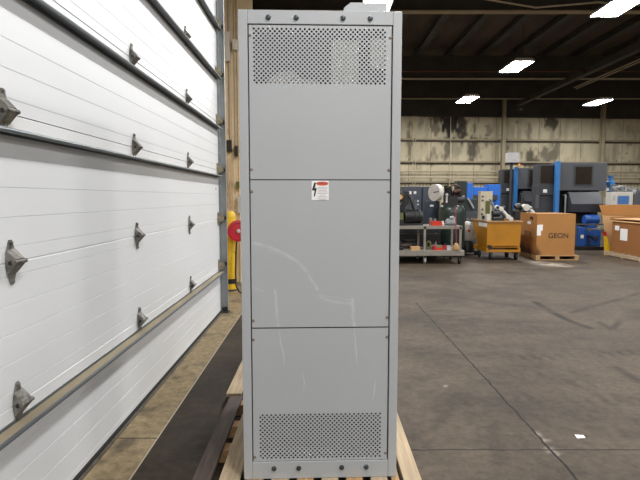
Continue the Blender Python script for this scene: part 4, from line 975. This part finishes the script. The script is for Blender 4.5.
big_machine(15.6, (538.5, 556, 559.5, 606.5), (162.5, 190.5, 192, 212), 'largest grey machine with a smoked window and blue corner post, behind the lettered carton', (575, 591, 167, 184.5), True)
big_machine(18.6, (502.5, 515, 517.5, 541), (168, 189, 191, 208), 'smaller grey machine farther back with its own blue corner post', (529, 539, 170, 187), False)
# extra dark column of the large machine's left side
t = thing('machine_column', 'dark grey narrow column between the two big grey machines', 'column', (p(537, 225, 15.5)[0], 15.5, 0))
a, c = p(535.8, 185, 15.3), p(540.5, 185, 15.3)
MB().box(a[0], c[0], 15.3, 15.55, 0, a[1]).build('body', M['mach2'], t, bevel=.01)
MB().box(a[0]+.02, c[0]-.02, 15.29, 15.3, 1.2, 1.6).build('cover', M['mach'], t)
t = thing('control_box', 'grey control box with an amber lamp on a mast above the smaller machine', 'box', (p(514.5, 225, 18.2)[0], 18.3, 0))
q = lambda x, y: p(x, y, 18.1)
a, c = q(509.5, 152.5), q(520, 162.5)
MB().box(a[0], c[0], 18.1, 18.45, c[1], a[1]).build('case', M['lampwhite'], t, bevel=.01)
MB().cyl((q(515.5, 225)[0]-.12, 18.3, 0), (q(515.5, 225)[0]-.12, 18.3, c[1]), .05, n=10).build('mast', M['mach2'], t)
MB().lathe([(.05, 0), (.05, .08), (.03, .11)], (q(518.6, 225)[0], 18.2, c[1]-.14), 'z', 12).build('amber_lamp', M['orange'], t)
MB().box(q(518.6, 225)[0]-.02, q(518.6, 225)[0]+.02, 18.18, 18.22, c[1]-.03, c[1]).build('lamp_stem', M['mach2'], t)
# blue pumps under the big machine
t = thing('pump_unit', 'blue hydraulic pump unit on a black skid, right of the lettered carton', 'pump', (p(590, 225, 14.9)[0], 15, 0))
q = lambda x, y, Y=14.7: p(x, y, Y)
MB().box(q(574, 225)[0], q(604, 225)[0], 14.5, 15.22, .0, q(0, 246)[1]).build('skid_base', M['black'], t, bevel=.01)
zb = q(0, 246)[1]
a, c = q(577, 227), q(584, 246); MB().box(a[0], c[0], 14.6, 15.2, zb, a[1]).build('tank_box', M['pumpblue'], t, bevel=.015)
a, c = q(585, 230), q(602, 246); MB().box(a[0], c[0], 14.75, 15.2, zb, a[1]).build('manifold', M['pumpblue'], t, bevel=.015)
b = MB(); b.cyl((q(589, 225)[0], 14.95, q(0, 220)[1]), (q(603, 225)[0], 14.95, q(0, 220)[1]), .13, n=20)
for i in range(6): b.cyl((q(591+2*i, 225)[0], 14.95, q(0, 220)[1]), (q(591.6+2*i, 225)[0], 14.95, q(0, 220)[1]), .145, n=20)
b.box(q(592, 225)[0], q(600, 225)[0], 14.85, 15.05, q(0, 231)[1], q(0, 222)[1]); b.build('motor', M['pumpblue'], t)
b = MB(); b.box(q(574, 225)[0], q(604, 225)[0], 14.60, 14.64, q(0, 225)[1], q(0, 223.5)[1]); b.box(q(575, 225)[0], q(576, 225)[0], 14.60, 14.64, zb, q(0, 225)[1]); b.build('rail', M['mach'], t)
b = MB(); b.tube([(q(587, 225)[0], 14.55, q(0, 229)[1]), (q(593, 225)[0], 14.5, q(0, 228.5)[1]), (q(603, 225)[0], 14.45, q(0, 224)[1])], .02); b.lathe([(.03, -.03), (.05, -.03), (.05, .03), (.03, .03)], (q(587, 225)[0], 14.55, q(0, 229)[1]), 'y', 12); b.build('steel_lever', M['scrap'], t)
b = MB(); b.box(q(580, 225)[0], q(583, 225)[0], 14.594, 14.6, q(0, 238)[1], q(0, 234.5)[1]); b.build('white_tag', M['paper'], t)
b = MB(); b.box(q(590, 225)[0], q(592, 225)[0], 14.7, 14.75, zb, q(0, 236)[1]); b.box(q(590, 225)[0], q(598, 225)[0], 14.7, 14.75, q(0, 237)[1], q(0, 236)[1]); b.cyl((q(596, 225)[0], 14.72, q(0, 238)[1]), (q(596, 225)[0], 14.65, q(0, 238)[1]), .06, n=12); b.build('valve_block', M['navy2'], t)
# white cabinet with blue panel behind the open carton, scrap on it, blue valve
q = lambda x, y, Y=14.75: p(x, y, Y)
a, c = q(612, 192), q(634, 192)
t = thing('white_cabinet', 'white cabinet with a blue square panel behind the pale open carton', 'cabinet', ((a[0]+c[0])/2, 14.89, 0))
MB().box(a[0], c[0], 14.75, 15.03, 0, a[1]).build('body', M['white'], t, bevel=.01)
e, f_ = q(618.5, 196), q(629, 204); fr_ = MB().box(e[0]-.02, f_[0]+.02, 14.74, 14.75, f_[1]-.02, e[1]+.02).build('panel_frame', M['lampwhite'], t); MB().box(e[0], f_[0], 14.732, 14.74, f_[1], e[1]).build('blue_panel', M['screenblue'], fr_)
MB().box(a[0]+.05, a[0]+.12, 14.74, 14.75, a[1]-.25, a[1]-.1).build('vent_grille', M['lampwhite'], t)
b = MB(); zt_ = a[1]
for i in range(46):
    x0 = random.uniform(a[0]+.12, c[0]-.14); y0 = random.uniform(14.84, 14.95); z0 = zt_+random.uniform(.03, .2)
    pts = [(x0, y0, z0), (x0+random.uniform(-.12, .12), y0+random.uniform(-.05, .05), max(zt_+.03, z0+random.uniform(-.1, .08))), (x0+random.uniform(-.12, .12), y0+random.uniform(-.05, .05), zt_+random.uniform(.03, .12))]
    b.tube(pts, random.uniform(.012, .028), 6, mi=0)
o = on('metal_scrap', 'tangle of bright metal scrap on top of the white cabinet', 'scrap', [('scrap', b, M['scrap'])]); o['kind'] = 'stuff'
a2, c2 = q(635.5, 194), q(650, 194)
t = thing('scrap_bin', 'grey steel bin of scrap at the right edge, beside the white cabinet', 'bin', ((a2[0]+c2[0])/2, 15.1, 0))
tray(a2[0], c2[0], 14.8, 15.5, 0, a2[1], .02).build('bin_wall', M['mach'], t)
b = MB()
for i in range(40):
    x0 = random.uniform(a2[0]+.08, c2[0]-.1); y0 = random.uniform(14.95, 15.35); z0 = a2[1]+random.uniform(-.05, .2)
    b.tube([(x0, y0, z0), (x0+random.uniform(-.05, .08), y0+random.uniform(-.1, .1), z0-.1), (x0+random.uniform(-.04, .06), y0, z0-random.uniform(.2, .5))], random.uniform(.015, .03), 6)
b.box(a2[0]+.04, c2[0]-.04, 14.84, 15.46, .025, a2[1]-.15)
o = b.build('scrap', M['scrap'], t); o['kind'] = 'stuff'
q = lambda x, y, Y=16.6: p(x, y, Y)
t = thing('blue_valve', 'blue valve with a round head rising between the big machine and white cabinet', 'valve', (q(609, 225)[0], 16.6, 0))
MB().cyl((q(609, 225)[0], 16.6, 0), (q(609, 225)[0], 16.6, q(0, 184)[1]), .09, n=12).build('standpipe', M['postblue'], t)
b = MB(); b.lathe([(.05, -.02), (.14, 0), (.14, .1), (.06, .14), (.06, .24), (.09, .26), (.09, .3)], (q(609, 225)[0], 16.6, q(0, 185)[1]), 'z', 16); b.build('valve_head', M['postblue'], t)
b = MB(); b.box(q(601, 225)[0], q(606, 225)[0], 16.5, 16.6, q(0, 191)[1], q(0, 188)[1]); b.cyl((q(601, 225)[0], 16.55, q(0, 189.5)[1]), (q(609, 225)[0], 16.58, q(0, 189.5)[1]), .03, n=8); b.build('white_branch', M['white'], t)
